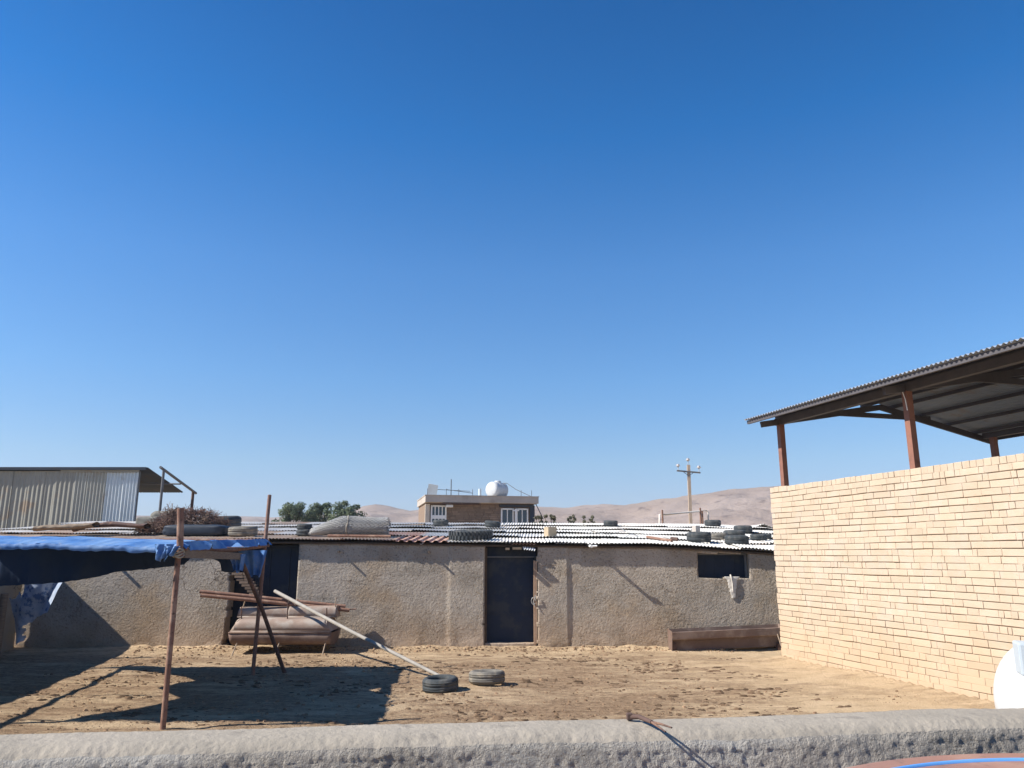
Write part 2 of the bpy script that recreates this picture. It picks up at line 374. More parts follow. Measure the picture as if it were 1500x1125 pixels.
# raised ground on the near side of the parapet, where the photographer stands
b = MB(); b.grid(lambda s, t: Vector((-14+28*s, -12+14.35*t, .45+.02*fbm(s*40, t*20, 2, 3))), 60, 40)
tag(b.build('near_ground', M['soil']), kind='structure')

# ------------------------------------------------------------------ hills
def build_hills():
    prof = [(-900,744),(-300,752),(100,752),(230,754),(400,757),(500,752),(530,743),(548,739),(562,740),(585,745),(600,747),(620,743),(660,738),(720,735),(790,739),(830,741),(870,739),(920,737),(960,730),(1000,724.5),(1050,719),(1100,714.5),(1133,712.5),(1250,710),(1500,712),(2200,730),(2600,745)]
    nu, nv = 420, 60
    def fn(s, t):
        u = -900+3500*s
        vv = lerp_tab(prof, u)
        d = ray(u, vv); Yr = 620+120*math.sin(u*.004)
        zr = EYE+d.z/d.y*Yr
        xr = d.x/d.y*Yr
        if t < .8:
            k = t/.8; Y = 260+(Yr-260)*k; prof_k = k**1.25
        else:
            k = (t-.8)/.2; Y = Yr+300*k; prof_k = 1-k*k
        x = xr*(Y/Yr) if t < .8 else xr
        z = zr*prof_k
        w = min(1, 4*prof_k*(1.03-prof_k)+.02) if t < .8 else .3
        rg = 1-abs(fbm(x*.012, Y*.012, 3, 5))
        z += (rg-.75)*9.0*w*(zr/34) + fbm(x*.06, Y*.06, 8, 3)*1.1*w*(zr/34)
        return Vector((x, Y, z-.5))
    b = MB(); b.grid(fn, nu, nv)
    tag(b.build('hills', M['hill']), kind='structure')
build_hills()

# ------------------------------------------------------------------ plastered slab with openings
def slab(name, m, parent, fn, nx, nz_, hole=None, depth=Vector((0,.3,0)), smooth=True):
    b = MB(); vs = {}; L = []
    def vid(i, j):
        if (i, j) not in vs: vs[(i, j)] = len(L); L.append(fn(i/nx, j/nz_))
        return vs[(i, j)]
    fs = []; ec = {}
    for j in range(nz_):
        for i in range(nx):
            if hole and hole((i+.5)/nx, (j+.5)/nz_): continue
            q = (vid(i,j), vid(i+1,j), vid(i+1,j+1), vid(i,j+1)); fs.append(q)
            for k in range(4):
                e = (q[k], q[(k+1)%4]); key = tuple(sorted(e)); ec.setdefault(key, []).append(e)
    n = len(L); L2 = [p+depth for p in L]
    b.add(L+L2, fs, smooth)
    b.add(L+L2, [], smooth)
    base = 0
    side = []
    for key, es in ec.items():
        if len(es) == 1:
            a, c = es[0]; side.append((c, a, a+n, c+n))
    for f in side: b.f.append(f); b.sm.append(False)
    for f in fs: b.f.append(tuple(i+n for i in reversed(f))); b.sm.append(False)
    b.v = b.v[:2*n]
    return b.build(name, m, parent)

# ------------------------------------------------------------------ the long mud house
house = empty('mud_house', (0, 17.6, 0), 'long low mud plastered stable with patched corrugated roof across the back of the yard', 'building')
X0, X1 = -13.2, 8.6
def wall_fn(s, t):
    x = X0+(X1-X0)*s; top = zroof(x, YW)-.07
    z = -.1+(top+.1)*t
    y = YW
    pr = .055*max(0, min(1, (x-X_S0)/.03+.5))*max(0, min(1, (X_S1-x)/.03+.5)); 
    y -= pr*.40
    left = max(0, min(1, (X_L0-x)/.4+.5))              # the part left of the wide opening is smoother
    amp = .0035*(1-.5*left)
    y -= amp*fbm(x*14, z*14, 1, 3)+.013*fbm(x*.8, z*1.0, 4, 3)
    if z < .25: y -= .03*(1-max(z, 0)/.25)*(.5+fbm(x*3, z*3, 6, 3))
    return Vector((x, y, z))
NX, NZ = 630, 66
def wall_hole(s, t):
    x = X0+(X1-X0)*s; z = -.1+(zroof(x, YW)-.07+.1)*t
    j = .012*fbm(z*5, 1, 1, 3)
    if X_D0+j < x < X_D1+j: return True
    if X_L0+2*j-.05*max(0, .9-z) < x < X_L1+j: return True
    if X_W0 < x < X_W1-.12*max(0, (1.75-z)/.27)*0 and 1.49 < z < 2.02: return True
    return False
slab('wall', M['plaster'], house, wall_fn, NX, NZ, wall_hole)
# other walls
for nm, a, c in (('side_wall', (8.45,17.9), (8.45,24.5)), ('side_wall', (-13.05,17.9), (-13.05,24.5))):
    b = MB(); zt = 2.1 if a[0] > 0 else 2.3
    b.box(((a[0]), (a[1]+c[1])/2, zt/2-.1), (.26, c[1]-a[1], zt+.2)); b.build(nm, M['plaster_smooth'], house)
b = MB(); b.box((-2.3, 24.45, 1.1), (21.6, .28, 2.9)); b.build('back_wall', M['plaster_smooth'], house)

# roof deck, sheets, beams
roof_b = MB()
roof_b.grid(lambda s, t: Vector((X0-.1+(X1-X0+.2)*s, 17.52+(YB-.1-17.52)*t, zroof(X0+(X1-X0)*s, 17.52+(YB-.1-17.52)*t)-.055)), 40, 8)
roof = roof_b.build('roof', M['dark_wood'], house, solid=.03)
def corrugated(fnpos, width, length, lam, amp, nl=4, per=6, trapez=False):
    """fnpos(a, l, h): a across, l along, h height"""
    nw = max(2, int(width/lam*per)); b = MB()
    def fn(s, t):
        a = s*width; ph = a/lam*2*math.pi
        c = math.cos(ph)
        if trapez: c = max(-1, min(1, c*2.2))
        return fnpos(a, t*length, c*amp)
    b.grid(fn, nw, nl, smooth=not trapez)
    return b
rows = 5; RS = (YB-YE)/rows; SW = 1.2; cols = 18
rr = random.Random(11)
for j in range(rows):
    x = -13.45+(.4 if j % 2 else 0)
    for i in range(cols):
        w = SW*(1+rr.uniform(-.03,.03)); ya = YE+j*RS; L = RS+.22
        mx = M['iron_white'] if rr.random() < .6 else M['iron_pale']; lam = .078; amp = .013; trap = False
        xm = x+w/2
        dy = rr.uniform(-.04,.04)*(.25 if j == 0 else 2.2); tw = rr.uniform(-.03,.03)
        if j == 0:
            if -5.6 < xm < -2.4: mx = M['iron_tan'] if rr.random() < .55 else M['iron_rust']
            if -2.45 < xm < -1.1: mx = M['iron_rust']; lam = .19; amp = .02; trap = True
            if xm < -5.6: mx = M['iron_tan']
        elif xm < -6.2: mx = M['iron_tan'] if rr.random() < .5 else M['iron_pale']
        elif j == 1 and rr.random() < .12: mx = M['iron_rust']
        lift0 = .008+rr.random()*.018; ph = rr.random()*6; sg = rr.uniform(-.02,.02)
        if j: lift0 += .010
        def fp(a, l, h, x=x, ya=ya, L=L, lift0=lift0, ph=ph, dy=dy, tw=tw, sg=sg, w=w, j=j):
            k = 1-l/L
            X = x+a+tw*l; Y = ya+dy+l
            zz = zroof(X, Y)+.010+h+k**2*(lift0+.013*(1+math.sin(X*2.3+ph+j))*(1.2 if j else .5))+sg*(a/w-.5)*.6*k
            if l/L > .85: zz -= .006
            return Vector((X, Y, zz))
        cb = corrugated(fp, w+.06, L, lam, amp, 4, 6, trap)
        cb.build('corrugated_sheet', mx, roof)
        x += SW
# lifted ridge sheet at the right end
b = corrugated(lambda a, l, h: Vector((7.0+a, 23.1+l*.9, zroof(7.0+a, 23.1+l*.9)+.05+h+.16*max(0, 1-abs(a-.45)/.45)*(1-l/1.2))), .9, 1.2, .078, .012, 4)
b.build('corrugated_sheet', M['iron_pale'], roof)
# second layer of short edge scraps over the eave by the door
for (ua, ub, mm, dz, dy) in ((697, 750, 'iron_pale', .008, -.005), (748, 786, 'iron_rust', -.035, -.005), (800, 860, 'iron_white', .02, -.005), (930, 1010, 'iron_white', .012, -.005), (1085, 1133, 'iron_white', .03, -.005)):
    xa, xb = wx(ua), wx(ub)
    b = corrugated(lambda a, l, h: Vector((xa+a, YE+dy+l, zroof(xa+a, YE+l)+.025+dz+h+.008*math.sin(a*6))), xb-xa, .8, .078, .013, 3)
    b.build('corrugated_sheet', M[mm], roof)
# roof beams poking out of the wall below the eave
for (u, v, out, rad) in ((152, 808, .19, .035), (497, 808, .135, .024), (628, 808, .145, .026), (20, 812, .15, .03)):
    p = P(u, v, YW)
    b = MB(); b.tube([(p.x, YW+.25, p.z+.02), (p.x+.004, YW-.04, p.z), (p.x+.01, YW-out, p.z-.005)], rad, 9); b.build('roof_beam', M['wood'], house)
b = MB(); b.box((.11, YW+.02, 2.13), (.20, .46, .05)); b.build('roof_beam', M['wood'], house)
b = MB(); b.box((-.10, YW+.02, 2.12), (.09, .50, .05)); b.build('roof_beam', M['wood'], house)
# white pipe stub under the eave
b = MB(); p = P(864, 799, YW-.1); b.tube([(p.x-.02, YW+.2, p.z), (p.x+.02, YW-.31, p.z-.02)], .034, 10); b.tube([(p.x+.02, YW-.29, p.z-.02), (p.x+.14, YW-.30, p.z-.015)], .024, 8); b.build('drain_stub', M['white_paint'], house)
b = MB(); p = P(617, 794, YW-.1); b.tube([Vector((p.x, YW-.10, p.z))+Vector((.05*math.cos(a), 0, .05*math.sin(a))) for a in [k*.6-2.2 for k in range(8)]], .008, 6); b.build('wire_hook', M['wire'], house)
# torn scrap of sheet hanging behind the eave over the door
p = P(766, 803, YW-.02)
b = corrugated(lambda a, l, h: Vector((p.x-.0+a, YW-.12+.05*l, p.z-.02+l*.05+h-a*.12)), .27, 1.0, .055, .016, 2)
b.build('hanging_scrap', M['white_paint'], house)

# the door: recessed leaf, frame, sill, latch
dr = MB(); zd0, zd1 = .11, 1.93
dr.box(((X_D0+X_D1)/2, YW+.275, (zd0+zd1)/2), (X_D1-X_D0-.10, .03, zd1-zd0))
for k in (.33, .66): dr.box(((X_D0+X_D1)/2, YW+.257, zd0+(zd1-zd0)*k), (X_D1-X_D0-.14, .012, .035))
door = dr.build('door', M['navy'], house); door['label'] = 'dark blue sheet metal door leaf in the narrow doorway'
b = MB(); b.box(((X_D0+X_D1)/2, YW+.275, 2.07), (X_D1-X_D0-.02, .03, .24)); b.build('door_fanlight', M['navy'], house)
b = MB(); b.box(((X_D0+X_D1)/2, YW+.19, 1.945), (X_D1-X_D0-.05, .06, .025)); b.build('lintel', M['grey_frame'], house)
b = MB(); b.box((X_D0+.03, YW+.13, 1.0), (.055, .14, 2.3)); b.build('door_post', M['dark_wood'], house)
b = MB(); b.box((X_D1-.02, YW+.01, .98), (.035, .06, 1.74)); b.box((X_D1-.06, YW+.06, .98), (.04, .14, 1.78)); b.build('door_post', M['frame_lit'], house)
def sill_fn(s, t):
    x = X_D0+.02+(X_D1-X_D0-.04)*s; z = -.1+.21*t
    return Vector((x, YW+.0+.012*fbm(x*9, z*9, 2, 3), z+(.008*fbm(x*5, 2, 2, 2) if t > .9 else 0)))
slab('door_sill', M['plaster'], house, sill_fn, 40, 8, None, Vector((0,.24,0)))
b = MB(); cz = 1.0; cx = X_D1-.06
b.tube([Vector((cx+.05*math.cos(a)-.02, YW-.03, cz+.075*math.sin(a))) for a in [k*.5 for k in range(12)]], .009, 6)
b.tube([(cx+.02, YW-.07, cz+.13), (cx+.01, YW-.08, cz+.06), (cx-.03, YW-.06, cz-.02), (cx+.01, YW-.07, cz-.12)], .009, 6)
b.build('latch_chain', M['wire'], house)
# window
b = MB(); b.box(((X_W0+X_W1)/2, YW+.275, 1.755), (X_W1-X_W0+.04, .03, .54))
for k in range(1, 5): b.box((X_W0+(X_W1-X_W0)*k/5, YW+.257, 1.755), (.03, .012, .5))
b.build('window_shutter', M['navy'], house)
b = MB(); b.box(((X_W0+X_W1)/2, YW+.17, 2.005), (X_W1-X_W0+.1, .06, .035)); b.box((X_W1-.02, YW+.17, 1.75), (.035, .06, .48)); b.build('window_frame', M['grey_frame'], house)
# lime spilt from the window sill (a stain with thickness)
def drip(s, t):
    p0 = P(1072, 846, YW); z = p0.z+.02-.46*t
    wdt = .12*(1-.65*t)*(1+.35*nz(t*9, 3))+.05*max(0, 1-4*t)
    x = p0.x+.02*nz(t*5, 7)+(s-.5)*2*wdt
    return Vector((x, YW-.018-.012*math.sin(math.pi*s)*(1-.4*t)+.008*fbm(x*30, z*20, 1, 2), z))
b = MB(); b.grid(drip, 14, 30); b.build('lime_spill', M['lime'], house, solid=.012)
b = MB(); p0 = P(1072, 846, YW); b.tube([(p0.x-.02, YW+.02, p0.z+.05), (p0.x-.03, YW-.045, p0.z+.03), (p0.x-.01, YW-.05, p0.z-.12), (p0.x+.0, YW-.035, p0.z-.30)], .020, 8, r2=.010); b.build('hanging_rag', M['lime'], house)
# wide opening on the left: navy leaf stands for the dark inside; sun patch on inner bricks built by infill
b = MB(); b.box(((X_L0+X_L1)/2, YW+.42, 1.0), (X_L1-X_L0+.3, .03, 2.4)); 
for k in (.2,.5,.8): b.box((X_L0+(X_L1-X_L0)*k, YW+.395, 1.0), (.04, .02, 2.3))
dl = b.build('door', M['navy'], house); dl['label'] = 'dark navy sheet standing for the dark inside of the wide opening'
def lit_patch():  # brick outline follows the sunlit triangle on the inner wall
    b = MB(); H = .062; z = 1.02
    while z < 1.62:
        xl = X_L0+.12+(1.62-z)*.9-.12; xr = X_L0+.38+(1.62-z)*.78
        x = xl+rnd.random()*.05
        while x < xr-.03:
            l = min(.20*(.8+.5*rnd.random()), xr-x)
            b.box((x+l/2, YW+.02+rnd.uniform(-.006,.006), z), (l-.012, .11, H-.012), bev=.004)
            x += l
        z += H
    o = b.build('sunlit_brick_patch', M['redbrick'], house)
lit_patch()

# ------------------------------------------------------------------ adobe boundary wall on the far left
def sidew(s, t):
    y = 3.0+14.45*s; x = -9.2-(y-10.2)*.21; z = -.05+2.2*t+.03*fbm(y*1.5, 3, 1, 3)*t
    x += .02*fbm(y*6, z*6, 3, 3)
    return Vector((x-.05, y, z))
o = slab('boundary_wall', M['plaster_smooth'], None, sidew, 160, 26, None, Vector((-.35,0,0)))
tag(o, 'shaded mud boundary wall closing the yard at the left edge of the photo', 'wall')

# ------------------------------------------------------------------ parapet in front
def parapet():
    W0, W1 = Vector((-1.61,2.59,0)), Vector((1.88,3.01,0))
    d = (W1-W0).normalized(); n = Vector((d.y, -d.x, 0))      # towards the camera
    top = 1.45; thick = .21
    # profile (offset towards camera, z), rounded front lip
    prof = []
    for k in range(22): prof.append((thick*k/21*.62, top))
    for k in range(1, 14):
        a = k/13*math.pi/2; prof.append((thick*.62+thick*.38*math.sin(a), top-.06*(1-math.cos(a))))
    zz = top-.06
    while zz > .95: zz -= .0062; prof.append((thick+.24*(top-.06-zz), zz))
    prof += [(thick+.2, .7), (thick+.25, .4)]
    s0, s1 = -2.2, 5.6
    cols = [s0]
    while cols[-1] < s1:
        q = cols[-1]; cols.append(q+(.0068 if -.45 < q < 4.3 else .05))
    def ztop(q): return .008*fbm(q*1.1, 1, 1, 3)-.002
    vs = []
    for off, z in prof:
        for q in cols:
            p = W0+d*q+n*off
            lowness = max(0, min(1, (top-.012-z)/.03))
            edge = max(0, min(1, (off/thick-.55)/.3))
            fine = fbm(q*38, z*38, 2, 3); coarse = fbm(q*7.5+3, z*9, 4, 3)
            grain = abs(nz(q*62, z*62, 3))
            patch = max(0, min(1, .55+1.6*fbm(q*1.7, z*3.2, 9, 2)))
            if lowness > 0:
                dd = (.0040*fine+.0025*coarse+.0055*(grain-.25)*(.4+patch))*lowness+.006*fbm(q*2, z*2, 6, 2)
                p = p+n*dd
            h = z+ztop(q)*(1 if z > 1.2 else .3)+(.0014*fbm(q*40, off*40, 7, 2)+.0025*fbm(q*4, off*9, 8, 3)-.006*edge*max(0, fbm(q*14, off*14, 12, 3))-.006*edge*abs(fbm(q*50, off*50, 21, 2)))*(1 if z > top-.05 else 0)
            vs.append((p.x, p.y, h))
    n_c = len(cols); fs = []
    for j in range(len(prof)-1):
        for i in range(n_c-1):
            a = j*n_c+i; fs.append((a, a+n_c, a+n_c+1, a+1))
    # split: smooth cap and rough face are two parts of one wall
    wall = empty('parapet_wall', (0.1, 2.75, 0), 'low rough cement rendered parapet wall running across the bottom of the photo', 'wall')
    split = 29
    b = MB(); b.v = vs[:(split+1)*n_c]; b.f = [f for f in fs if max(f) < (split+1)*n_c]; b.sm = [True]*len(b.f)
    # back face of the wall, down to the yard
    base = len(b.v)
    for q in cols: p = W0+d*q; b.v.append((p.x, p.y, -.1))
    for i in range(n_c-1): b.f.append((i, i+1, base+i+1, base+i)); b.sm.append(False)
    b.build('cap', M['cement_top'], wall)
    b = MB(); off0 = split*n_c
    b.v = vs[off0:]; b.f = [tuple(i-off0 for i in f) for f in fs if min(f) >= off0]; b.sm = [True]*len(b.f)
    b.build('rendered_face', M['cement'], wall)
    return W0, d, n
PW0, PD, PN = parapet()
# forked iron lying over the parapet
b = MB()
a = P(921, 1050, 2.80); bq = P(936, 1050, 2.78); c = P(955, 1058, 2.68); e1 = P(984, 1066, 2.56); e2 = P(975, 1072, 2.53); e2b = P(962, 1063, 2.60)
b.tube([a, bq, c], lambda t: .0095-.003*t, 10); b.tube([c, (c+e1)/2+Vector((0,0,.002)), e1], .0045, 8, r2=.0025); b.tube([c, e2b, e2], .0045, 8, r2=.0025)
b.box(P(922, 1049.5, 2.80), (.020, .024, .022), bev=.004)
tag(b.build('forked_iron_bar', M['rust_dark']), 'short dark forked iron bar sticking up over the edge of the cement parapet', 'iron bar')

# ------------------------------------------------------------------ rusty round tank below the camera and the white tank
tk = empty('rusty_tank', (1.44, 1.78, .45), 'rusty red brown round metal tank top with a blue rim in front of the parapet', 'tank')
cx, cy, zt, rt = 1.452, 1.411, 1.435, 1.05
b = MB(); b.lathe([(rt*.985, .45), (rt, .5), (rt, zt-.07), (rt-.006, zt-.03), (rt-.03, zt-.004), (rt-.06, zt+.004), (rt-.109, zt-.001)], (cx, cy, 0), 160); b.build('body', M['old_paint'], tk)
b = MB(); b.lathe([(rt-.108, zt-.003), (rt-.110, zt+.003), (rt-.115, zt+.005), (rt-.120, zt+.003), (rt-.122, zt-.003)], (cx, cy, 0), 160); b.build('rim', M['blue_paint'], tk)
b = MB(); b.lathe([(rt-.123, zt-.002), (rt-.3, zt+.012), (.1, zt+.03), (0.0001, zt+.03)], (cx, cy, 0), 120); b.build('lid', M['old_paint'], tk)

wt = empty('water_tank', (4.8, 7.9, 0), 'round white tank with a pale panel on its front between parapet and brick wall', 'tank')
tcx, tcy, tcz, tr = 5.55, 8.05, .55, .70
pr = [(.30, -.54), (.50, -.53)]+[(tr*math.cos(a)**.8, tr*.93*math.sin(a)) for a in [(-.8+k*.1) for k in range(23)]]+[(.17, .65), (.17, .70), (.15, .72), (.0001, .725)]
b = MB(); b.lathe(pr, (tcx, tcy, tcz), 72); b.build('body', M['white_plastic'], wt)
b = MB(); b.box((4.935, 7.34, 1.07), (.62, .26, .29), Matrix.Rotation(R(-22), 3, 'Z'), bev=.02); b.build('panel', M['pale_panel'], wt)
b = MB(); b.lathe([(.44, -.02), (.46, .0), (.46, .10), (.40, .12), (.30, .12)], (tcx, tcy, -.03), 40); b.build('foot_ring', M['steel_grey'], wt)

# ------------------------------------------------------------------ brick wall on the right
WD = Vector((.2747,-.9615,0)); WN = Vector((.9615,.2747,0)); WO = Vector((5.30,15.9,0))
def Wp(s, w, z): return WO+WD*s+WN*w+Vector((0,0,z))
bw = empty('brick_wall', Wp(0,.1,0), 'tall cream brick wall with uneven courses on the right side of the yard', 'wall')
def brickwall():
    rb = random.Random(5); n = 32; H = 3.33/n; top = 3.33; b = MB(); Lw = 13.5
    for c in range(n):
        z0 = top-(c+1)*H; x = 0 if c % 2 else -.0
        if c == 0:
            seq = lambda: rb.uniform(.11,.16)
        else:
            seq = lambda: rb.choice((rb.uniform(.26,.40), rb.uniform(.16,.26), rb.uniform(.3,.5), rb.uniform(.07,.14)))
        wav = lambda s: .012*fbm(s*.55, c*.37, 2, 3)+.006*fbm(s*2.5, c*5.1, 3, 2)
        s = rb.uniform(-.02,.015)
        while s < Lw:
            l = seq(); d = rb.uniform(-.003,.003)+(.004 if rb.random() < .05 else 0)
            g = .003+.006*rb.random()**2; gz = rb.choice((.006, .008, .008, .010))*(1.0 if c < n-5 else .6)
            a0, a1 = s+g/2, s+l-g/2
            zb0, zb1 = z0+wav(s)+gz*.5, z0+wav(s+l)+gz*.5
            zt0, zt1 = z0+H+wav(s)-gz*.8, z0+H+wav(s+l)-gz*.8
            if c == 0: zt0 = zt1 = top+.012*fbm(s*2, 1, 4, 2)+rb.uniform(-.002,.002)
            j = lambda: rb.uniform(-.002,.002)
            f = [Wp(a0+j(), d+j(), zb0+j()), Wp(a1+j(), d+j(), zb1+j()), Wp(a1+j(), d+j(), zt1+j()), Wp(a0+j(), d+j(), zt0+j())]
            e = .005
            fi = [f[0]+WD*e+Vector((0,0,e)), f[1]-WD*e+Vector((0,0,e)), f[2]-WD*e-Vector((0,0,e)), f[3]+WD*e-Vector((0,0,e))]
            fi = [p-WN*.003 for p in fi]
            k = [p+WN*.06 for p in f]
            b.add(fi+f+k, [(3,2,1,0)]+[(i, (i+1)%4, 4+(i+1)%4, 4+i) for i in range(4)]+[(4+i, 4+(i+1)%4, 8+(i+1)%4, 8+i) for i in range(4)])
            s += l
    # return of the wall at the corner
    for c in range(n):
        z0 = top-(c+1)*H; w = .062
        b.box(Wp(.055+rb.uniform(-.012,.012), .14, z0+H/2), (.16, .11, H-.012), Matrix.Rotation(math.atan2(WD.y, WD.x), 3, 'Z'))
    b.build('brickwork', M['brick'], bw)
    m = MB(); rot = Matrix.Rotation(math.atan2(WD.y, WD.x), 3, 'Z')
    m.box(Wp(Lw/2+.03, .111, top/2-.08), (Lw-.04, .189, top+.12), rot)
    m.build('mortar', M['mortar'], bw)
brickwall()

# ------------------------------------------------------------------ steel canopy over the wall
cn = empty('steel_canopy', Wp(.4,.1,3.33), 'open gabled steel canopy with corrugated roof standing over the cream brick wall', 'canopy')
S0, S1 = .16, 12.5; WR = 3.22; WF = 6.42; ZE, ZR, ZF = 4.665, 5.22, 4.53
def zc(w):                                        # w measured from the near eave
    return ZE+(ZR-ZE)*w/WR if w < WR else ZR+(ZF-ZR)*(w-WR)/(WF-WR)
def Cp(s, w, dz): return Wp(s, w-.6, zc(w)+dz)
for (wa, wb) in ((0, WR+.06), (WR-.06, WF)):
    sheets = 4; Ls = (S1-S0)/sheets
    for k in range(sheets):
        b = corrugated(lambda a, l, h: Wp(S0+k*Ls+a, wa+(wb-wa)*l-.6, zc(wa+(wb-wa)*l)+.03+h+(.02 if (wa > 0 and l < .03) else 0)), Ls+.03, 1.0, .086, .016, 6, 6)
        b.build('roof_sheet', M['canopy_sheet'], cn)
for w in (.08, .75, 1.45, 2.15, 2.9, 3.55, 4.25, 5.0, 5.7, 6.25):
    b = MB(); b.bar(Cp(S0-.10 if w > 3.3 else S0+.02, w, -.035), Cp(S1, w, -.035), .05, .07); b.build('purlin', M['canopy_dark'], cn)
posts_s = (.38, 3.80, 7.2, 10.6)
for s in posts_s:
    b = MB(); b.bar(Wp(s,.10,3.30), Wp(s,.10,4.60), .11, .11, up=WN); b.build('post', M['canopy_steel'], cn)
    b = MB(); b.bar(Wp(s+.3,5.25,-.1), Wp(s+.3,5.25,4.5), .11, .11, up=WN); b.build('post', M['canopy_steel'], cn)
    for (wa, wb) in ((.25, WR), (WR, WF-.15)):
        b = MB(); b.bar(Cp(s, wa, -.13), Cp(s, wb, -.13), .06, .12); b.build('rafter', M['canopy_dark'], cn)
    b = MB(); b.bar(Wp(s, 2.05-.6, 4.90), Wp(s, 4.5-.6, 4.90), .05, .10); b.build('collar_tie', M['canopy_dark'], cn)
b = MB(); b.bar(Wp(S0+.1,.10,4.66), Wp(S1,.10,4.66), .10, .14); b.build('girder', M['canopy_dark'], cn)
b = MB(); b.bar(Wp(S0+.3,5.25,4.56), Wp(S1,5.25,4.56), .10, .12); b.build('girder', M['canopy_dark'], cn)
b = MB(); p = P(1326, 585, Wp(3.8,.05,4).y-.05); b.tube([p+Vector((-.03,0,.12)), p, p+Vector((.015,0,-.18))], .008, 6); b.build('tie_wire', M['white_paint'], cn)

# ------------------------------------------------------------------ tyres
def tyre_mesh(name, ro, ri, w, m, lugs=0):
    b = MB(); prof = []
    hw = w/2
    pts = [(ri, -hw*.55), (ri+.02*ro/.3, -hw*.8), (ri+(ro-ri)*.45, -hw), (ro-.035*ro/.3, -hw*.92), (ro-.008, -hw*.72), (ro, -hw*.4), (ro, hw*.4), (ro-.008, hw*.72), (ro-.035*ro/.3, hw*.92), (ri+(ro-ri)*.45, hw), (ri+.02*ro/.3, hw*.8), (ri, hw*.55), (ri+.02, 0)]
    # tread grooves
    out = []
    for p in pts:
        out.append(p)
        if p == (ro, -hw*.4):
            for k in (-.25, 0.0, .25):
                out += [(ro, (k-.045)*w), (ro-.009, (k-.03)*w), (ro-.009, (k+.03)*w), (ro, (k+.045)*w)]
    b.lathe(out, (0,0,hw), 56, None, closed=True)
    if lugs:
        for k in range(lugs):
            for sgn in (-1, 1):
                a = 2*math.pi*(k+.25*sgn)/lugs
                R_ = Matrix.Rotation(a, 3, 'Z') @ Matrix.Rotation(sgn*R(6), 3, 'X')
                c = Matrix.Rotation(a, 3, 'Z') @ Vector((ro+.004, 0, sgn*hw*.45)); b.box((c.x, c.y, c.z+hw), (.030, .045, w*.44), R_)
    me = bpy.data.meshes.new(name); me.from_pydata(b.v, [], b.f); me.polygons.foreach_set('use_smooth', b.sm); me.materials.append(m)
    return me
TY = {'car': tyre_mesh('tyre_car', .285, .17, .185, M['rubber']), 'dusty': tyre_mesh('tyre_dusty', .285, .17, .195, M['rubber_dusty']),
      'truck': tyre_mesh('tyre_truck', .50, .29, .215, M['rubber'], 34), 'wide': tyre_mesh('tyre_wide', .33, .2, .22, M['rubber'], 0)}
def tyre(kind, pos, label, group, scale=1.0, rot=(0,0,0)):
    o = bpy.data.objects.new('tyre', TY[kind]); COL.objects.link(o)
    o.location = pos; o.scale = (scale, scale, scale*(1.18 if kind in ('car', 'wide') else 1.0)); o.rotation_euler = rot
    return tag(o, label, 'tyre', group)
def roof_pt(u, v):
    """where a pixel meets the roof plane"""
    best = None
    for k in range(900):
        Y = 17.3+k*.009; p = P(u, v, Y); e = p.z-(zroof(p.x, Y)+.03)
        if best is None or abs(e) < best[0]: best = (abs(e), p)
    return best[1]
def roof_tyre(kind, u0, u1, v, label, group='tyres weighing down the roof sheets', tilt=0, rz=0, dz=0, Y=None):
    uc = (u0+u1)/2
    p = roof_pt(uc, v) if Y is None else Vector((P(uc, v, Y).x, Y, zroof(P(uc, v, Y).x, Y)+.03))
    depth = p.y*CP; dia = (u1-u0)/FPX*depth
    base = {'car': .57, 'dusty': .57, 'truck': 1.0, 'wide': .66}[kind]
    s = dia/base
    y = p.y+dia/2*.75
    x = (uc-750)/FPX*(y*CP+.2)
    tyre(kind, (x, y, zroof(x, y)+.03+dz), label, group, s, (R(4)+tilt, R(-1)+0, rz))
roof_tyre('car', 634, 657, 765.5, 'dark tyre at the far roof edge, before the far house left window', Y=22.6)
roof_tyre('car', 709, 733, 766, 'tilted dark tyre at the far roof edge before the middle of the far house', tilt=R(3), rz=1, Y=22.2)
roof_tyre('truck', 658, 722, 789, 'largest dark tyre with lugged tread lying at the eave left of the door', Y=17.75)
roof_tyre('car', 884, 905, 767.5, 'small dark tyre alone at the far roof edge, left of the utility pole', Y=23.0)
roof_tyre('car', 1032, 1056, 771.5, 'dark tyre highest on the right end of the roof by the bent pipe')
roof_tyre('car', 1074, 1101, 781, 'grey tyre in the second row behind the pile near the brick wall')
roof_tyre('wide', 1004, 1040, 794.5, 'grey tyre at the eave above the left side of the window, leftmost of its cluster')
roof_tyre('dusty', 1036, 1064, 791, 'dusty grey tyre wedged behind the two front tyres above the window')
roof_tyre('car', 1058, 1090, 790, 'flat dark tyre behind the front one above the right half of the window')
roof_tyre('wide', 1059, 1094, 799, 'dusty tyre at the eave above the right half of the window', rz=.4)
roof_tyre('car', 1097, 1120, 792, 'grey tyre on the roof nearest to the brick wall corner')
roof_tyre('car', 1108, 1128, 790, 'low tyre half hidden behind the tyre nearest the brick wall')
roof_tyre('dusty', 337, 379, 784, 'grey dusty tyre lying flat on the roof right of the dark plastic bundle', Y=18.1)
roof_tyre('wide', 300, 354, 773, 'big dark tyre on the roof under the right end of the brushwood', Y=20.0)
roof_tyre('wide', 436, 460, 783, 'lower tyre of the small stack at the pointed end of the wire mesh roll', Y=18.4)
roof_tyre('wide', 436, 458, 783, 'upper tyre of the small stack at the pointed end of the wire mesh roll', Y=18.45, dz=.135, rz=.7)
p = G(645, 1012); tyre('car', (p.x, p.y+.04, gh(p.x, p.y)-.005), 'dark tyre lying on the yard ground at the foot of the pale pole', 'tyres on the yard ground', .95, (R(2), R(-2), 0))
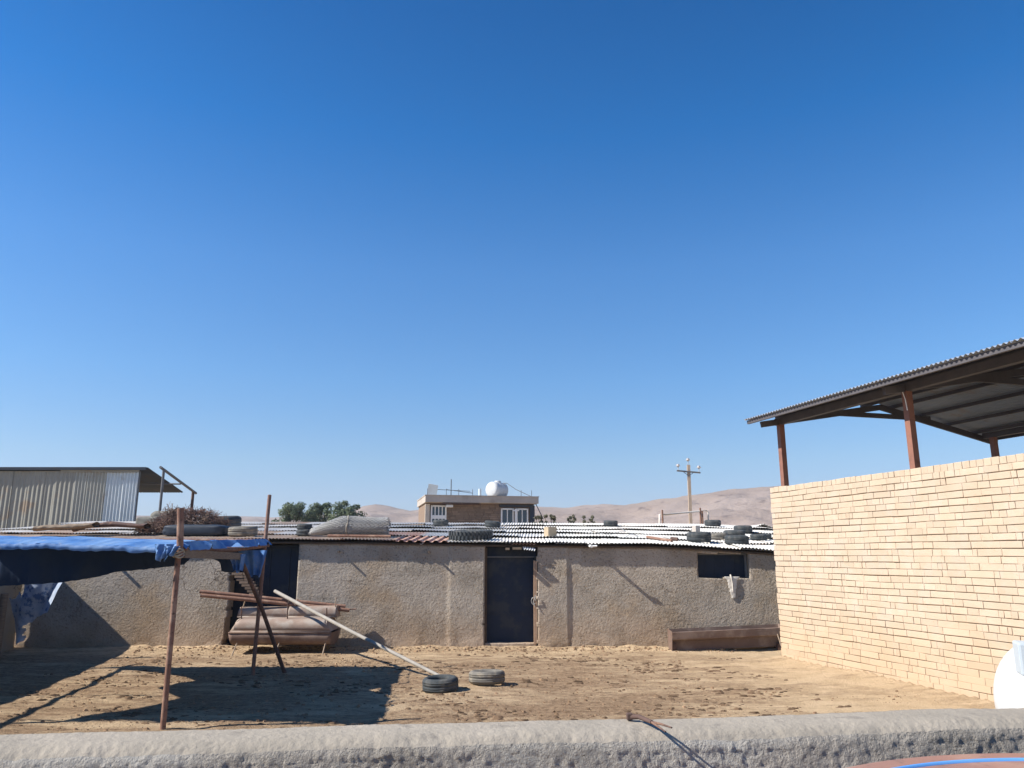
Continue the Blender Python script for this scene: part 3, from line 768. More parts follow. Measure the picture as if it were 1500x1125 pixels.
p = G(713, 1004); tyre('dusty', (p.x, p.y+.04, gh(p.x, p.y)-.005), 'dusty beige tyre lying alone on the yard ground, right of the dark one', 'tyres on the yard ground', 1.0, (R(-2), R(2), 1))

# ------------------------------------------------------------------ small things on the roof
def roof_block(name, u0, u1, v0, v1, Y, m, label, cat, rz=.5):
    p = P((u0+u1)/2, v1, Y); w = (u1-u0)/FPX*Y*.75; h = (v1-v0)/FPX*Y
    b = MB(); b.box((p.x, Y, zroof(p.x, Y)+.03+h/2), (w, w, h), Matrix.Rotation(rz, 3, 'Z'), bev=.006)
    return tag(b.build(name, m), label, cat)
roof_block('concrete_block', 797, 815, 770, 783.5, 19.2, M['tan_brick'], 'tan block standing on the white roof sheets right of the door', 'block', .45)
roof_block('concrete_block', 1014, 1025, 764, 773, 21.6, M['concrete'], 'pale grey block on the roof at the foot of the utility pole', 'block', .5)
p1 = P(951, 783, 18.6); p2 = P(983, 790, 18.2)
b = MB(); b.tube([(p1.x, 18.9, zroof(p1.x, 18.9)+.06), (p2.x, 18.1, zroof(p2.x, 18.1)+.06)], .035, 10); tag(b.build('rusty_pipe', M['rust']), 'short rusty pipe lying on the roof left of the tyre cluster', 'pipe')
p1 = P(984, 787, 18.5); b = MB(); b.tube([(p1.x, 18.6, zroof(p1.x, 18.6)+.07), (p1.x+.14, 18.5, zroof(p1.x, 18.5)+.065)], .045, 10); tag(b.build('pipe_offcut', M['rust_dark']), 'small round pipe offcut on the roof beside the rusty pipe', 'pipe')
# loose wires on the roof
for k, (pts, lab) in enumerate((([(862,781),(868,775),(880,778),(893,783),(905,776),(916,771),(908,764),(890,758)], 'tangled wire loop lying on the roof right of the tan block'),
                             ([(915,786),(925,781),(935,784),(922,776),(905,764)], 'thin bent wire on the roof right of the tangled loop'))):
    b = MB(); q = []
    for i, (u, v) in enumerate(pts):
        Y = 18.3+(790-v)*.13; p = P(u, v, Y); q.append((p.x, Y, zroof(p.x, Y)+.05+.05*math.sin(i*1.3)**2))
    b.tube(q, .007, 5); tag(b.build('loose_wire', M['wire']), lab, 'wire')

# wire mesh roll
def mesh_roll():
    pa = P(451, 771, 18.3); pb = P(571, 769, 18.6)
    root = empty('wire_mesh_roll', ((pa.x+pb.x)/2, 18.45, zroof(-3.5, 18.45)+.03), 'grey roll of chain link wire mesh lying on the roof, pointed at its left end', 'wire mesh')
    L = pb.x-pa.x; b = MB()
    def rad(t): return (.055+.20*min(1, t/.42)**.75)*(1-.05*t)
    def pt(t, a, k):
        r = rad(t)*k*(1+.05*math.sin(a*2+t*9))
        x = pa.x+L*t+.02*math.sin(a*3); y = 18.45+r*math.cos(a)*1.1
        z = zroof(x, 18.45)+.05+rad(t)*.88+r*math.sin(a)*.88
        return Vector((x, y, z))
    for k in (1.0, .86, .7):
        n = 21
        for i in range(n):
            for sg in (-1, 1):
                a0 = 2*math.pi*i/n
                b.tube([pt(t/26, a0+sg*t/26*5.6, k+.012*((t+i) % 2)) for t in range(27)], .0062, 4, caps=False)
    b.build('mesh', M['wire'], root)
    b = MB(); b.tube([pt(.5, a, 1.06) for a in [k*.42 for k in range(16)]], .013, 6); b.build('tie', M['rope'], root)
    b = MB(); b.tube([(pa.x+.5, 18.2, zroof(pa.x+.5, 18.2)+.06), (pb.x+.1, 18.16, zroof(pb.x, 18.16)+.06)], .03, 8)
    tag(b.build('rusty_rod', M['rust']), 'rusty rod lying on the roof along the foot of the mesh roll', 'rod')
mesh_roll()

# brushwood pile
def brush():
    c = P(265, 768, 19.0); b = MB(); r2 = random.Random(3)
    for i in range(1500):
        t = r2.random(); u = 208+112*t
        hgt = lerp_tab([(0,.10),(.15,.30),(.35,.52),(.6,.50),(.85,.46),(1,.25)], t)
        p0 = P(u, 775, 19.0); base = zroof(p0.x, 19.0)+.12*(t > .3)
        h = hgt*r2.random()**.7; y = 18.6+r2.random()*1.0
        p = Vector((p0.x, y, base+h)); d = Vector((r2.gauss(0,1), r2.gauss(0,.8), r2.gauss(.1,.6))).normalized()
        l = .14+.22*r2.random(); bend = Vector((r2.gauss(0,.4), r2.gauss(0,.4), r2.gauss(0,.4)))
        q = [p-d*l*.5, p+bend*l*.25, p+d*l*.5]
        b.tube(q, .0042+.003*r2.random(), 3, caps=False)
    tag(b.build('brushwood', M['twig']), 'heap of dry purplish brown brushwood on the left part of the roof', 'brushwood')
brush()
# dark plastic bundle under the brushwood, bales behind it
def lump(name, u0, u1, v0, v1, Y, m, label, cat, dep=.5, seed=1):
    a = P(u0, v1, Y); c = P(u1, v0, Y); bm = MB()
    cx_, w = (a.x+c.x)/2, c.x-a.x; h = c.z-a.z
    zb = zroof(cx_, Y+dep/2)+.0
    h = max(h, c.z-zb)
    def fn(s, t):
        th = 2*math.pi*s; ph = -math.pi/2+math.pi*t
        e = lambda q, n_: math.copysign(abs(q)**n_, q)
        x = e(math.cos(ph), .35)*e(math.cos(th), .35); y = e(math.cos(ph), .35)*e(math.sin(th), .35); z = e(math.sin(ph), .45)
        k = 1+.07*fbm(x*2.2+seed, y*2.2, z*2.2, 3)
        return Vector((cx_+x*w/2*k, Y+dep/2+y*dep/2*k, zb+h/2+z*h/2*k))
    bm.grid(fn, 48, 24); return tag(bm.build(name, m), label, cat)
lump('plastic_bundle', 234, 327, 768, 784, 18.2, M['black_plastic'], 'dark blue plastic wrapped bundle on the roof below the brushwood', 'bundle', .8, 2)
lump('hay_bale', 217, 262, 748, 762, 20.6, M['hay'], 'grey green bale behind the left end of the brushwood', 'bale', .6, 5)
lump('hay_bale', 196, 232, 756.5, 768, 20.3, M['hay'], 'lower grey bale on the roof beside the tin shed corner', 'bale', .6, 8)
# long weathered sheets and a rolled felt on the far left of the roof
def rolled(name, pts, r, m, label, cat, Y=18.2, flat=.45):
    q = []
    b = MB(); N = 40
    P3 = [P(u, v, Y) for u, v in pts]
    def at(t):
        k = t*(len(P3)-1); i = min(int(k), len(P3)-2); return P3[i].lerp(P3[i+1], k-i)
    def fn(s, t):
        c = at(t); a = 2*math.pi*s; rr_ = r*(1+.25*fbm(t*7, a*.6, 3, 3))*(math.sin(math.pi*min(1, max(.03, t*6)))**.5 if t < .08 else 1)
        z0 = zroof(c.x, Y)+.02
        return Vector((c.x, Y+rr_*math.cos(a)*1.6, max(z0, c.z)+rr_*flat+rr_*flat*math.sin(a)*1.2))
    b.grid(fn, 18, N); return tag(b.build(name, m), label, cat)
rolled('felt_roll', [(50,778),(70,776),(110,775),(140,772)], .11, M['wood'], 'dark weathered felt roll lying on the left end of the roof', 'roll', 18.1)
rolled('old_carpet', [(108,779),(125,773),(165,771),(215,774)], .12, M['rust_dark'], 'long crumpled brown carpet strip on the roof below the tin shed', 'carpet', 18.5, .4)

# ------------------------------------------------------------------ tarpaulin canopy
def zt_(x, y):
    k = (y-9.55)/4.7                                # 0 near edge .. 1 far edge
    front = lerp_tab([(-9,2.15),(-6,2.13),(-5,2.105),(-4.2,2.075),(-3.5,2.06)], x)
    rise = .115*min(1, k/.16)
    sag = -.10*math.sin(math.pi*max(0, min(1, (k-.12)/.88)))
    return front+rise+sag+.02*k+.012*fbm(x*2.2, y*2.2, 2, 3)+.02*max(0, 1-k*5)*fbm(x*5, 3, 1, 3)
tp = empty('tarpaulin', (-6, 12, 2.1), 'sagging blue tarpaulin stretched over pipes at the left of the yard', 'tarpaulin')
LE = [(9.2,-8.3),(9.5,-8.1),(10.3,-7.6),(11.2,-7.3),(11.85,-7.85),(12.6,-7.6),(12.9,-7.85),(13.5,-8.6),(13.8,-9.5),(14.3,-9.7)]
RE = [(9.5,-4.12),(10.6,-4.16),(11.2,-4.2),(11.9,-4.62),(12.5,-4.25),(14.3,-4.48)]
def tarp_fn(s, t):
    y = 9.55+4.65*t; xl, xr = lerp_tab(LE, y), lerp_tab(RE, y)
    x = xl+(xr-xl)*s
    return Vector((x, y+(.05*fbm(x*3, 1, 1, 3) if t in (0, 1) else 0), zt_(x, y)))
b = MB(); b.grid(tarp_fn, 150, 110); b.build('sheet', M['tarp'], tp)
# front hem rolled over the pipe, navy strip for the shade below the far edge, right edge bunched on the pipe
def hem(s, t):
    x = -8.1+4.0*s; z0 = zt_(x, 9.55)
    f = .045*fbm(x*9, 2, 1, 3)
    dpt = .065+.02*fbm(x*4, 1, 3, 2)
    return Vector((x, 9.55-.01-.012*math.sin(t*3)+f*t*.4, z0-dpt*t))
b = MB(); b.grid(hem, 200, 4); b.build('hem', M['tarp'], tp)
def shade_strip(s, t):  # hem cut to the lower edge of the shade on the house wall
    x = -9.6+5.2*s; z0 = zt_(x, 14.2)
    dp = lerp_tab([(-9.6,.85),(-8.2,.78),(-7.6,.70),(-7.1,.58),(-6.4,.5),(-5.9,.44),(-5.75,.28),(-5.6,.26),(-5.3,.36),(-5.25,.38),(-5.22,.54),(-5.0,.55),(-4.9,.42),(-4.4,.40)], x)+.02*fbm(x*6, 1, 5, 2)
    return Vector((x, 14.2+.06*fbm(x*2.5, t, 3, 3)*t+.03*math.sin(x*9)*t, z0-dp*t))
b = MB(); b.grid(shade_strip, 160, 10); v_ = b.build('shade_strip', M['shade_navy'], tp); v_['label'] = 'dark navy strip below the far edge, standing for shade on the wall'
def fold(name, top, w, h, seed, skew=0, Y2=0):
    b = MB()
    def fn(s, t):
        x = top.x+(s-.5)*w*(1-.55*t)+skew*t; a = s*9+seed
        return Vector((x, top.y+.035*math.sin(a*1.7)*(.3+t)+.02*fbm(s*5, t*4, seed, 2), top.z-h*t*(1-.25*abs(s-.5)*2*nz(seed, 2))+.02*math.sin(a)*t))
    b.grid(fn, 30, 16); b.build(name, M['tarp'], tp)
fold('loose_fold', P(243, 797, 9.5), .28, .19, 1.0, -.05)
fold('loose_fold', P(252, 800, 9.47), .20, .10, 4.0, -.02)
fold('loose_fold', P(348, 812, 12.2), .26, .26, 7.0, .03)
fold('loose_fold', P(370, 806, 13.2), .5, .42, 9.0, .05)
def rhem(s, t):
    y = 9.6+4.6*s; x = lerp_tab(RE, y); z0 = lerp_tab([(9.5,2.13),(11,2.17),(14.2,2.26)], y)
    pk = .05*max(0, math.sin(y*7.3))**6
    return Vector((x+.03+.09*t+.03*math.sin(y*8)*t, y, z0+.02-(.11-pk*1.4)*t+.01*fbm(y*9, t*3, 2, 2)))
b = MB(); b.grid(rhem, 160, 5); b.build('hem', M['tarp'], tp)

fr = empty('scaffold', (-4.1, 9.65, 0), 'rusty pipe frame with crossed legs carrying the blue tarpaulin', 'frame')
PA = P(265, 803, 9.65); PB = P(392, 797, 14.2)
b = MB(); q0 = P(237, 1078, 9.65); q1 = P(262, 805, 9.65); q2 = P(267, 745, 9.65)
b.tube([(q0.x, 9.66, -.1), q1], .033, 12); b.build('post', M['rust'], fr)
b = MB(); b.tube([Vector((q1.x+.04, 9.60, 1.98)), Vector((q2.x, 9.60, q2.z))], .040, 12); b.build('post_extension', M['rust'], fr)
b = MB(); r0 = G(370, 988); r1 = P(395, 725, 14.2)
b.tube([(r0.x, r0.y, -.1), r1], .034, 12); b.build('post', M['rust'], fr)
b = MB(); b.tube([P(350, 812, 12.4), P(383, 890, 13.4), G(417, 986)], .034, 12); b.build('brace', M['rust_dark'], fr)  # dark rust here carries the tarpaulin's shade on the brace
b = MB(); b.tube([P(262, 806, 9.6), P(345, 804.5, 12.4), P(392, 799, 14.3)], .036, 10); b.build('crossbar', M['rust'], fr)
b = MB(); b.bar(P(268, 811, 9.7), P(352, 815, 12.3), .06, .10); b.build('crossbar', M['wood'], fr)
b = MB()
for k in range(4): b.tube([Vector((q1.x+.01, 9.62, 1.98+k*.022))+Vector((.062*math.cos(a), .085*math.sin(a), .02*math.sin(a*2+k))) for a in [j*.45 for j in range(15)]], .011, 6)
b.build('rope_tie', M['rope'], fr)
# far ends of the frame on the left, outside the view, that throw thin shadows into it
for (x, y) in ((-8.2, 9.5), (-9.6, 14.0)):
    b = MB(); b.tube([(x, y, -.1), (x, y, 2.4)], .033, 10); b.build('post', M['rust'], fr)
b = MB(); b.tube([(-3.98, 9.64, 2.065), (-5, 9.63, 2.08), (-6, 9.62, 2.105), (-8.5, 9.6, 2.125)], .02, 10); b.build('crossbar', M['rust'], fr)
b = MB(); b.tube([(-4.4, 14.2, 2.24), (-9.8, 14.0, 2.28)], .03, 10); b.build('crossbar', M['rust'], fr)
b = MB(); b.tube([(-8.25, 8.0, 2.1), (-9.5, 14.6, 2.12)], .04, 10); b.build('crossbar', M['rust'], fr)
b = MB(); b.tube([(-10.0, 11.25, 2.12), (-7.4, 11.3, 2.12)], .018, 8); b.build('crossbar', M['rust'], fr)

# torn cloth hanging in the left corner, half in the sun
def cloth(s, t):
    a = P(8, 862, 15.9).lerp(P(98, 842, 15.6), s); c = P(22, 945, 16.1).lerp(P(58, 930, 15.8), s)
    p = a.lerp(c, t); jag = .05*fbm(s*7, 3, 1, 3) if t > .9 else 0
    return p+Vector((.03*math.sin(s*11+t*2), .07*math.sin(s*9+t*3)+.03*fbm(s*6, t*6, 2, 2), jag))
b = MB(); b.grid(cloth, 40, 40, skip=lambda s, t: (s > .35+.5*abs(nz(t*4, 1)) and t > .62) or (s < .3 and t < .18+.2*nz(s*9, 3)))
tag(b.build('torn_cloth', M['tarp_white']), 'torn faded blue and white cloth hanging in the shaded left corner of the yard', 'cloth')
b = MB(); p = P(4, 880, 15.6); b.tube([(p.x, 15.6, -.1), (p.x+.02, 15.6, 1.25)], .09, 10, r2=.07); tag(b.build('wooden_post', M['wood']), 'stout brown wooden post at the left edge of the photo', 'post')

# ------------------------------------------------------------------ feeding troughs
def trough(name, x0, x1, yc, zr, r, depth, up, m, label, legs, inset=.05, leglen=.22, lm=None):
    """half round trough, rim at zr; up=True opens upward, else it lies upside down"""
    root = empty(name, ((x0+x1)/2, yc, zr-depth if up else zr), label, 'feeding trough', 'feeding troughs stacked against the wall')
    sg = -1 if up else 1; b = MB()
    def fn(s, t):
        a = math.pi*t; k = 1.0
        x = x0+(x1-x0)*s
        e = .8
        cy_ = math.copysign(abs(math.cos(a))**e, math.cos(a)); sz = max(0, math.sin(a))**.5
        dent = .006*fbm(x*3, a*2, yc, 3)
        xx = x+(inset*sz if s < .001 else (-inset*sz if s > .999 else 0))
        return Vector((xx, yc+cy_*(r+dent), zr+sg*sz*(depth+dent)))
    b.grid(fn, 24, 24)
    for s in (0, 1):
        ring = [fn(s, t/24) for t in range(25)]
        b.add(ring, [tuple(range(25))])
    b.tube([(x0, yc-r, zr), (x1, yc-r, zr)], .012, 6); b.tube([(x0, yc+r, zr), (x1, yc+r, zr)], .012, 6)
    b.build('basin', m, root, solid=.006)
    for (lx, dy, dx, ll) in legs:
        b = MB(); z0 = zr+sg*depth*.72; 
        b.tube([(lx, yc+dy*r*.9, z0), (lx+dx, yc+dy*r*1.12, z0+sg*ll)], .013, 7); b.build('leg', lm or M['leg'], root)
    return root
XA = lambda u, Y: (u-750)/FPX*(Y*CP-.30)
trough('feed_trough', XA(338,16.6), XA(488,16.6), 16.93, .43, .43, .27, True, M['trough'], 'bottom rusty trough of the stack, standing upright on pale legs by the mud wall', [(XA(346,16.4), -1, -.07, .28), (XA(408,16.4), -1, -.06, .28), (XA(476,16.4), -1, -.04, .28), (XA(352,16.7), 1, 0, .28), (XA(472,16.9), 1, 0, .28)])
trough('feed_trough', XA(340,16.6), XA(486,16.6), 16.93, .455, .42, .24, False, M['trough_dusty'], 'dusty pinkish trough lying upside down on the bottom trough', [(XA(350,16.6), -.5, 0, .30), (XA(418,16.6), -.5, 0, .40), (XA(476,16.6), -.5, 0, .28)], .15, lm=M['rust_dark'])
trough('feed_trough', XA(345,17.0), XA(421,17.0), 17.26, .70, .17, .20, False, M['trough_dusty'], 'left one of the two short troughs upside down on top of the stack', [(XA(350,17), -.6, .06, .22), (XA(418,17), -.6, 0, .2)], .03)
trough('feed_trough', XA(419,17.0), XA(492,17.0), 17.24, .70, .18, .22, False, M['trough_dusty'], 'right one of the two short troughs upside down on top of the stack', [(XA(426,17), -.6, .09, .22), (XA(488,17), -.6, .01, .24)], .03)
for (a, c, r, lab) in (((293,866.5,17.1), (506,888.5,17.40), .040, 'upper of two long rusty pipes lying across the trough stack'), ((294,872,16.98), (512,894,17.30), .040, 'lower of two long rusty pipes lying across the trough stack')):
    b = MB(); q0, q1 = P(*a), P(*c); b.tube([q0, q0.lerp(q1, .33)+Vector((0,0,.008)), q0.lerp(q1, .66), q1], r, 12); tag(b.build('long_pipe', M['rust']), lab, 'pipe', 'rusty pipes on the trough stack')
b = MB(); q0 = P(500, 891, 17.38); b.tube([q0, P(508, 893, 17.34), P(522, 892, 17.25)], .014, 6); tag(b.build('bent_rod', M['rust_dark']), 'thin dark bent rod poking out beyond the pipe ends on the trough stack', 'rod')
b = MB(); q0 = P(403, 866, 17.2); q1 = G(661, 1001); b.tube([q0, q0.lerp(q1, .5)+Vector((0,0,-.01)), Vector((q1.x, q1.y, .02))], .038, 12, r2=.028)
tag(b.build('pale_pole', M['pale_pole']), 'long pale grey pole leaning from the yard ground onto the trough stack', 'pole')
# trough on the right against the wall
rt_ = empty('feed_trough', (4.6, 17.1, 0), 'long brown sheet metal trough leaning at the wall foot beside the brick wall', 'feeding trough')
xl, xr = wx(978)*.985, wx(1141)*.985
prof = [(17.42,.47),(17.40,.08),(17.13,.05),(17.11,.27),(16.97,.285),(16.95,.30),(16.93,.44),(16.945,.445)]
b = MB()
def tf(s, t):
    k = t*(len(prof)-1); i = min(int(k), len(prof)-2); f = k-i
    y = prof[i][0]+(prof[i+1][0]-prof[i][0])*f; z = prof[i][1]+(prof[i+1][1]-prof[i][1])*f
    x = xl+(xr-xl)*s
    return Vector((x, y+.05*s, z-.05+.10*s+.004*fbm(x*3, t*3, 1, 2)))
b.grid(tf, 30, 28, smooth=False); b.build('basin', M['trough'], rt_, solid=.008)
for s in (0, 1):
    b = MB(); k0 = tf(s, 0); x = k0.x
    ring = [Vector((x, y+.05*s, z-.05+.10*s)) for y, z in ((17.43,.48),(17.40,-.0+.04),(17.02,.04),(16.97,.25),(16.925,.45))]
    b.add(ring, [tuple(range(5))]); b.build('end_plate', M['trough'], rt_, solid=.014)
for x in (xl+.05, xr-.12):
    b = MB(); b.box((x, 17.2, .05), (.1, .3, .22)); b.build('foot', M['rust_dark'], rt_)
b = MB(); q = P(1139, 930, 16.9); b.tube([q+Vector((0,0,.02)), q+Vector((.05,-.02,-.2)), q+Vector((.12,-.05,-.36))], .014, 6); b.build('strap', M['leg'], rt_)

# ------------------------------------------------------------------ tin shed behind the left of the roof
sh = empty('tin_shed', (-16, 28, 0), 'tin clad shed with dull and shiny corrugated panels behind the left end of the roof', 'shed')
YS = 27.0
def sx_(u): return (u-750)/FPX*(YS*CP+.45)
edges = [-40, 14, 38, 62, 78, 107, 125, 152, 177, 201]
pan = ['galv_dull','galv_dull','galv_dull','galv_dull','galv_dull','galv_mid','galv_mid','galv','galv']
M['galv_mid'] = mat('mid_shed_sheet', (.44,.44,.39), (.37,.37,.325), 1.5, .6, .1, 20, .003, c3=(.27,.22,.17), s3=1.6, t3=(.58,.7), metal=.1, spec=.35)
zt0 = P(100, 690, YS).z; 
for i, (ua, ub) in enumerate(zip(edges, edges[1:])):
    xa, xb = sx_(ua), sx_(ub); top = P(100, 692 if i > 4 else 690, YS).z
    big = pan[i] != 'galv_dull'
    b = corrugated(lambda a, l, h: Vector((xa+a+.0, YS+h+(.012 if i % 2 else 0)+.02*math.sin(a*2+i), 2.3+l)), xb-xa+.04, top-2.3, .115 if big else .16, .034 if big else .012, 2)
    b.build('wall_panel', M[pan[i]], sh)
b = MB(); xa, xb = sx_(86), sx_(201); b.box(((xa+xb)/2, YS-.03, P(100, 688.5, YS).z), (xb-xa, .04, .17)); b.build('fascia', M['galv_dull'], sh)
b = MB(); x_e = sx_(200); b.bar((x_e, YS+.05, 1.5), (x_e, YS+.05, zt0), .07); b.build('corner_post', M['steel_grey'], sh)
zn = P(100, 682, YS-.35).z; 
def srf(a, l, h): return Vector((-20+a, YS-.10+3.1*l, zn-.05+(4.40-zn)*l+h*.6))
b = corrugated(srf, -12.75+20, 1.0, .105, .018, 4); b.build('roof_sheet', M['roof_dark'], sh, solid=.02)
b = MB(); b.box(((-20-12.8)/2, YS-.10, zn-.075), (7.2, .05, .10)); b.build('eave_beam', M['roof_dark'], sh)
pf = empty('pipe_stand', (-12.1, 28.3, 0), 'bare steel pipe frame with a sloping top bar beside the tin shed', 'frame')
b = MB(); a0 = P(240, 688, 26.6); b.tube([(a0.x, 26.6, 1.5), a0], .045, 8); b.build('post', M['steel_grey'], pf)
b = MB(); a1 = P(283, 720, 30.0); b.tube([(a1.x, 30, 1.5), a1], .055, 8); b.build('post', M['rust_dark'], pf)
b = MB(); b.tube([a0+Vector((-.03,-.2,.06)), P(287, 722.5, 30.3)], .05, 8); b.build('top_bar', M['steel_grey'], pf)
b = MB(); b.tube([P(200, 708, 28.3), P(265, 709, 28.3)], .03, 8); b.build('cross_bar', M['steel_grey'], pf)

# ------------------------------------------------------------------ trees
def leafball(b, c, rad, n, size, r_):
    for i in range(n):
        while True:
            p = Vector((r_.uniform(-1,1), r_.uniform(-1,1), r_.uniform(-1,1)))
            if .25 < p.length < 1: break
        q = c+Vector((p.x*rad[0], p.y*rad[1], p.z*rad[2]))
        nrm = (p+Vector((r_.gauss(0,.5), r_.gauss(0,.5), r_.gauss(0,.5)+.3))).normalized()
        t = nrm.cross(Vector((r_.gauss(0,1), r_.gauss(0,1), r_.gauss(0,1)))).normalized(); u = nrm.cross(t)
        s = size*(.6+.8*r_.random())
        b.add([q-t*s-u*s*.25, q+u*s*.5, q+t*s-u*s*.1, q-u*s*.55], [(0,1,2,3)])
def tree(uc, vtop, vbot, uw, Y, seed, label):
    r_ = random.Random(seed); top = P(uc, vtop, Y); bot = P(uc, vbot, Y); k = Y*CP/FPX
    W = uw*k; base = Vector((top.x, Y, 0))
    root = empty('tree', base, label, 'tree', 'trees behind the roof')
    H = top.z; cb = max(.8, H*.35)
    b = MB()
    fork = Vector((top.x, Y, H*.42))
    b.tube([base-Vector((0,0,.2)), base.lerp(fork, .5)+Vector((.1,0,0)), fork], .22, 9, r2=.15)
    tips = []
    for i in range(9):
        a = i*2.4+seed; e = fork+Vector((math.cos(a)*W*.33*r_.uniform(.5,1.1), math.sin(a)*W*.33, H*(.12+.38*r_.random())))
        b.tube([fork, fork.lerp(e, .5)+Vector((0,0,.25)), e], .10, 6, r2=.03); tips.append(e)
    b.build('trunk', M['bark'], root)
    b = MB()
    for i in range(46):
        a = r_.random()*6.28; rr_ = math.sqrt(r_.random())
        hz = r_.random()**.8
        z = H*.42+(H*.58-.30)*hz
        env = math.sin(math.pi*min(1, .25+.62*hz))**.7
        c = Vector((top.x+math.cos(a)*rr_*W*.60*env, Y+math.sin(a)*rr_*W*.5*env, z))
        s = W*.20*(.6+.7*r_.random())
        leafball(b, c, (s, s, s*.8), 170, .07*W/3+.03, r_)
    b.build('crown', M['leaf'], root)
tree(429, 735, 770, 42, 62, 2, 'left of the three green trees above the roof line, standing apart')
tree(470, 733, 770, 44, 64, 5, 'middle of the three green trees, with a rounded crown above the mesh roll')
tree(512, 731.5, 770, 44, 63, 12, 'right of the three green trees, nearest the left hill')
def shrub(u, v, w, Y, seed, label):
    r_ = random.Random(seed); c = P(u, v, Y); k = Y*CP/FPX; W = w*k
    root = empty('shrub', (c.x, Y, 0), label, 'shrub', 'dusty shrubs behind the roof')
    b = MB(); tips = []
    for i in range(16):
        e = Vector((c.x+r_.uniform(-.5,.5)*W, Y+r_.uniform(-.5,.5)*W, c.z*(.75+.3*r_.random())))
        b.tube([(c.x, Y, 0), (c.x+(e.x-c.x)*.4, Y, c.z*.55), e], .035, 5, r2=.012); tips.append(e)
    b.build('branches', M['bark'], root)
    b = MB()
    for e in tips: leafball(b, e, (W*.10, W*.12, W*.09), 36, .10, r_)
    b.build('leaves', M['leaf_dry'], root)
shrub(793, 759, 22, 44, 3, 'dusty shrub at the right corner of the far house')
shrub(807, 759, 12, 44, 4, 'small sparse shrub between the far house and the tan block')
shrub(838, 760, 13, 46, 6, 'sparse dry shrub above the roof, left of the small dark tyre')
shrub(862, 759, 17, 46, 9, 'wider dry shrub next to the small dark tyre on the skyline')

# ------------------------------------------------------------------ far house
FA = R(12); FD = Vector((math.cos(FA), math.sin(FA), 0)); FN = Vector((math.sin(FA), -math.cos(FA), 0))
FO = P(623.5, 760, 49.0); FO.z = 0; WID = 7.0; DEP = 5.0
def Fp(a, o, z): return FO+FD*a+FN*o+Vector((0,0,z))
fh = empty('far_house', FO, 'flat roofed brick house with pale concrete parapet behind the middle of the roof', 'house')
RZ = Matrix.Rotation(FA, 3, 'Z')
b = MB(); b.box(Fp(WID/2, -DEP/2-.02, 2.6), (WID, DEP, 5.2), RZ); b.build('wall', M['redbrick'], fh)
def fbrick():
    b = MB(); rb = random.Random(4); z = 3.4
    while z < 5.05:
        a = 1.1
        while a < 5.0:
            l = rb.uniform(.35,.6)
            b.box(Fp(a+l/2, .0+rb.uniform(0,.02), z+.06), (l-.03, .05, .105), RZ); a += l
        z += .13
    b.build('brick_courses', M['redbrick'], fh)
fbrick()
b = MB(); b.box(Fp(WID/2+.05, -DEP/2+.2, 5.40), (WID+.30, DEP+.62, .42), RZ, bev=.02); b.build('parapet', M['concrete'], fh)
b = MB(); b.box(Fp(WID/2+.05, -DEP/2+.2, 5.63), (WID+.36, DEP+.68, .05), RZ); b.build('coping', M['concrete'], fh)
for (a, w) in ((-.05, .28), (6.72, .3)):
    b = MB(); b.box(Fp(a+w/2, .05, 2.55), (w, .2, 5.1), RZ); b.build('pier', M['stone_white'] if a < 0 else M['roof_dark'], fh)
def fwin(a0, a1, z0, z1, bars, trans):
    b = MB(); t = .09
    for (ca, cz_, w, h) in (((a0+a1)/2, z1, a1-a0, t), ((a0+a1)/2, z0, a1-a0, t), (a0, (z0+z1)/2, t, z1-z0+t), (a1, (z0+z1)/2, t, z1-z0+t)): b.box(Fp(ca, .07, cz_), (w, .1, h), RZ)
    for k in range(1, bars): b.box(Fp(a0+(a1-a0)*k/bars, .07, (z0+z1)/2), (.06, .08, z1-z0), RZ)
    if trans: b.box(Fp((a0+a1)/2, .08, trans), (a1-a0, .1, .22), RZ)
    w = b.build('window', M['white_paint'], fh)
    b = MB(); b.box(Fp((a0+a1)/2, .045, (z0+z1)/2), (a1-a0, .03, z1-z0), RZ); b.build('pane', M['glass'], w)
fwin(.35, 1.25, 3.3, 4.98, 4, 4.3)
fwin(4.85, 5.6, 3.2, 4.85, 2, 0)
fwin(5.85, 6.55, 3.2, 4.85, 2, 0)
b = MB(); b.box(Fp(5.73, .35, 4.0), (.13, .13, 1.7), RZ); b.box(Fp(5.73, .35, 4.75), (.4, .12, .08), RZ); b.build('white_post', M['white_paint'], fh)
b = MB(); b.box(Fp(5.8, .12, 5.05), (2.2, .12, .14), RZ); b.build('lintel', M['roof_dark'], fh)
b = MB(); b.box(Fp(2.2, .3, 5.12), (2.4, .5, .05), RZ); b.build('ledge', M['rust_dark'], fh)
b = MB(); q = Fp(1.45, .3, 4.98); b.box(q, (.45, .25, .16), RZ, bev=.04); b.build('wall_lamp', M['white_paint'], fh)
def onroof(u, v, Y=51): return P(u, v, Y)
b = MB(); q = Fp(1.5, -1.5, 0); t0 = onroof(661, 702, q.y); b.tube([(t0.x, q.y, 5.5), t0], .035, 6); b.build('mast', M['steel_grey'], fh)
b = MB(); q = Fp(3.3, -1.2, 0); t0 = onroof(703, 716, q.y); b.tube([(t0.x, q.y, 5.5), t0], .10, 10); b.build('flue', M['galv'], fh)
b = MB(); q0 = Fp(.25, -.5, 5.65)
b.box(q0+Vector((.2, 0, .38)), (.62, .06, .72), Matrix.Rotation(R(10), 3, 'Y') @ Matrix.Rotation(R(14), 3, 'X')); b.build('tilted_board', M['galv'], fh)
b = MB()
for a in (.1, 1.3, 2.1, 3.0, 6.2, 6.9): b.tube([Fp(a, -.2, 5.6), Fp(a, -.2, 6.1)], .018, 5)
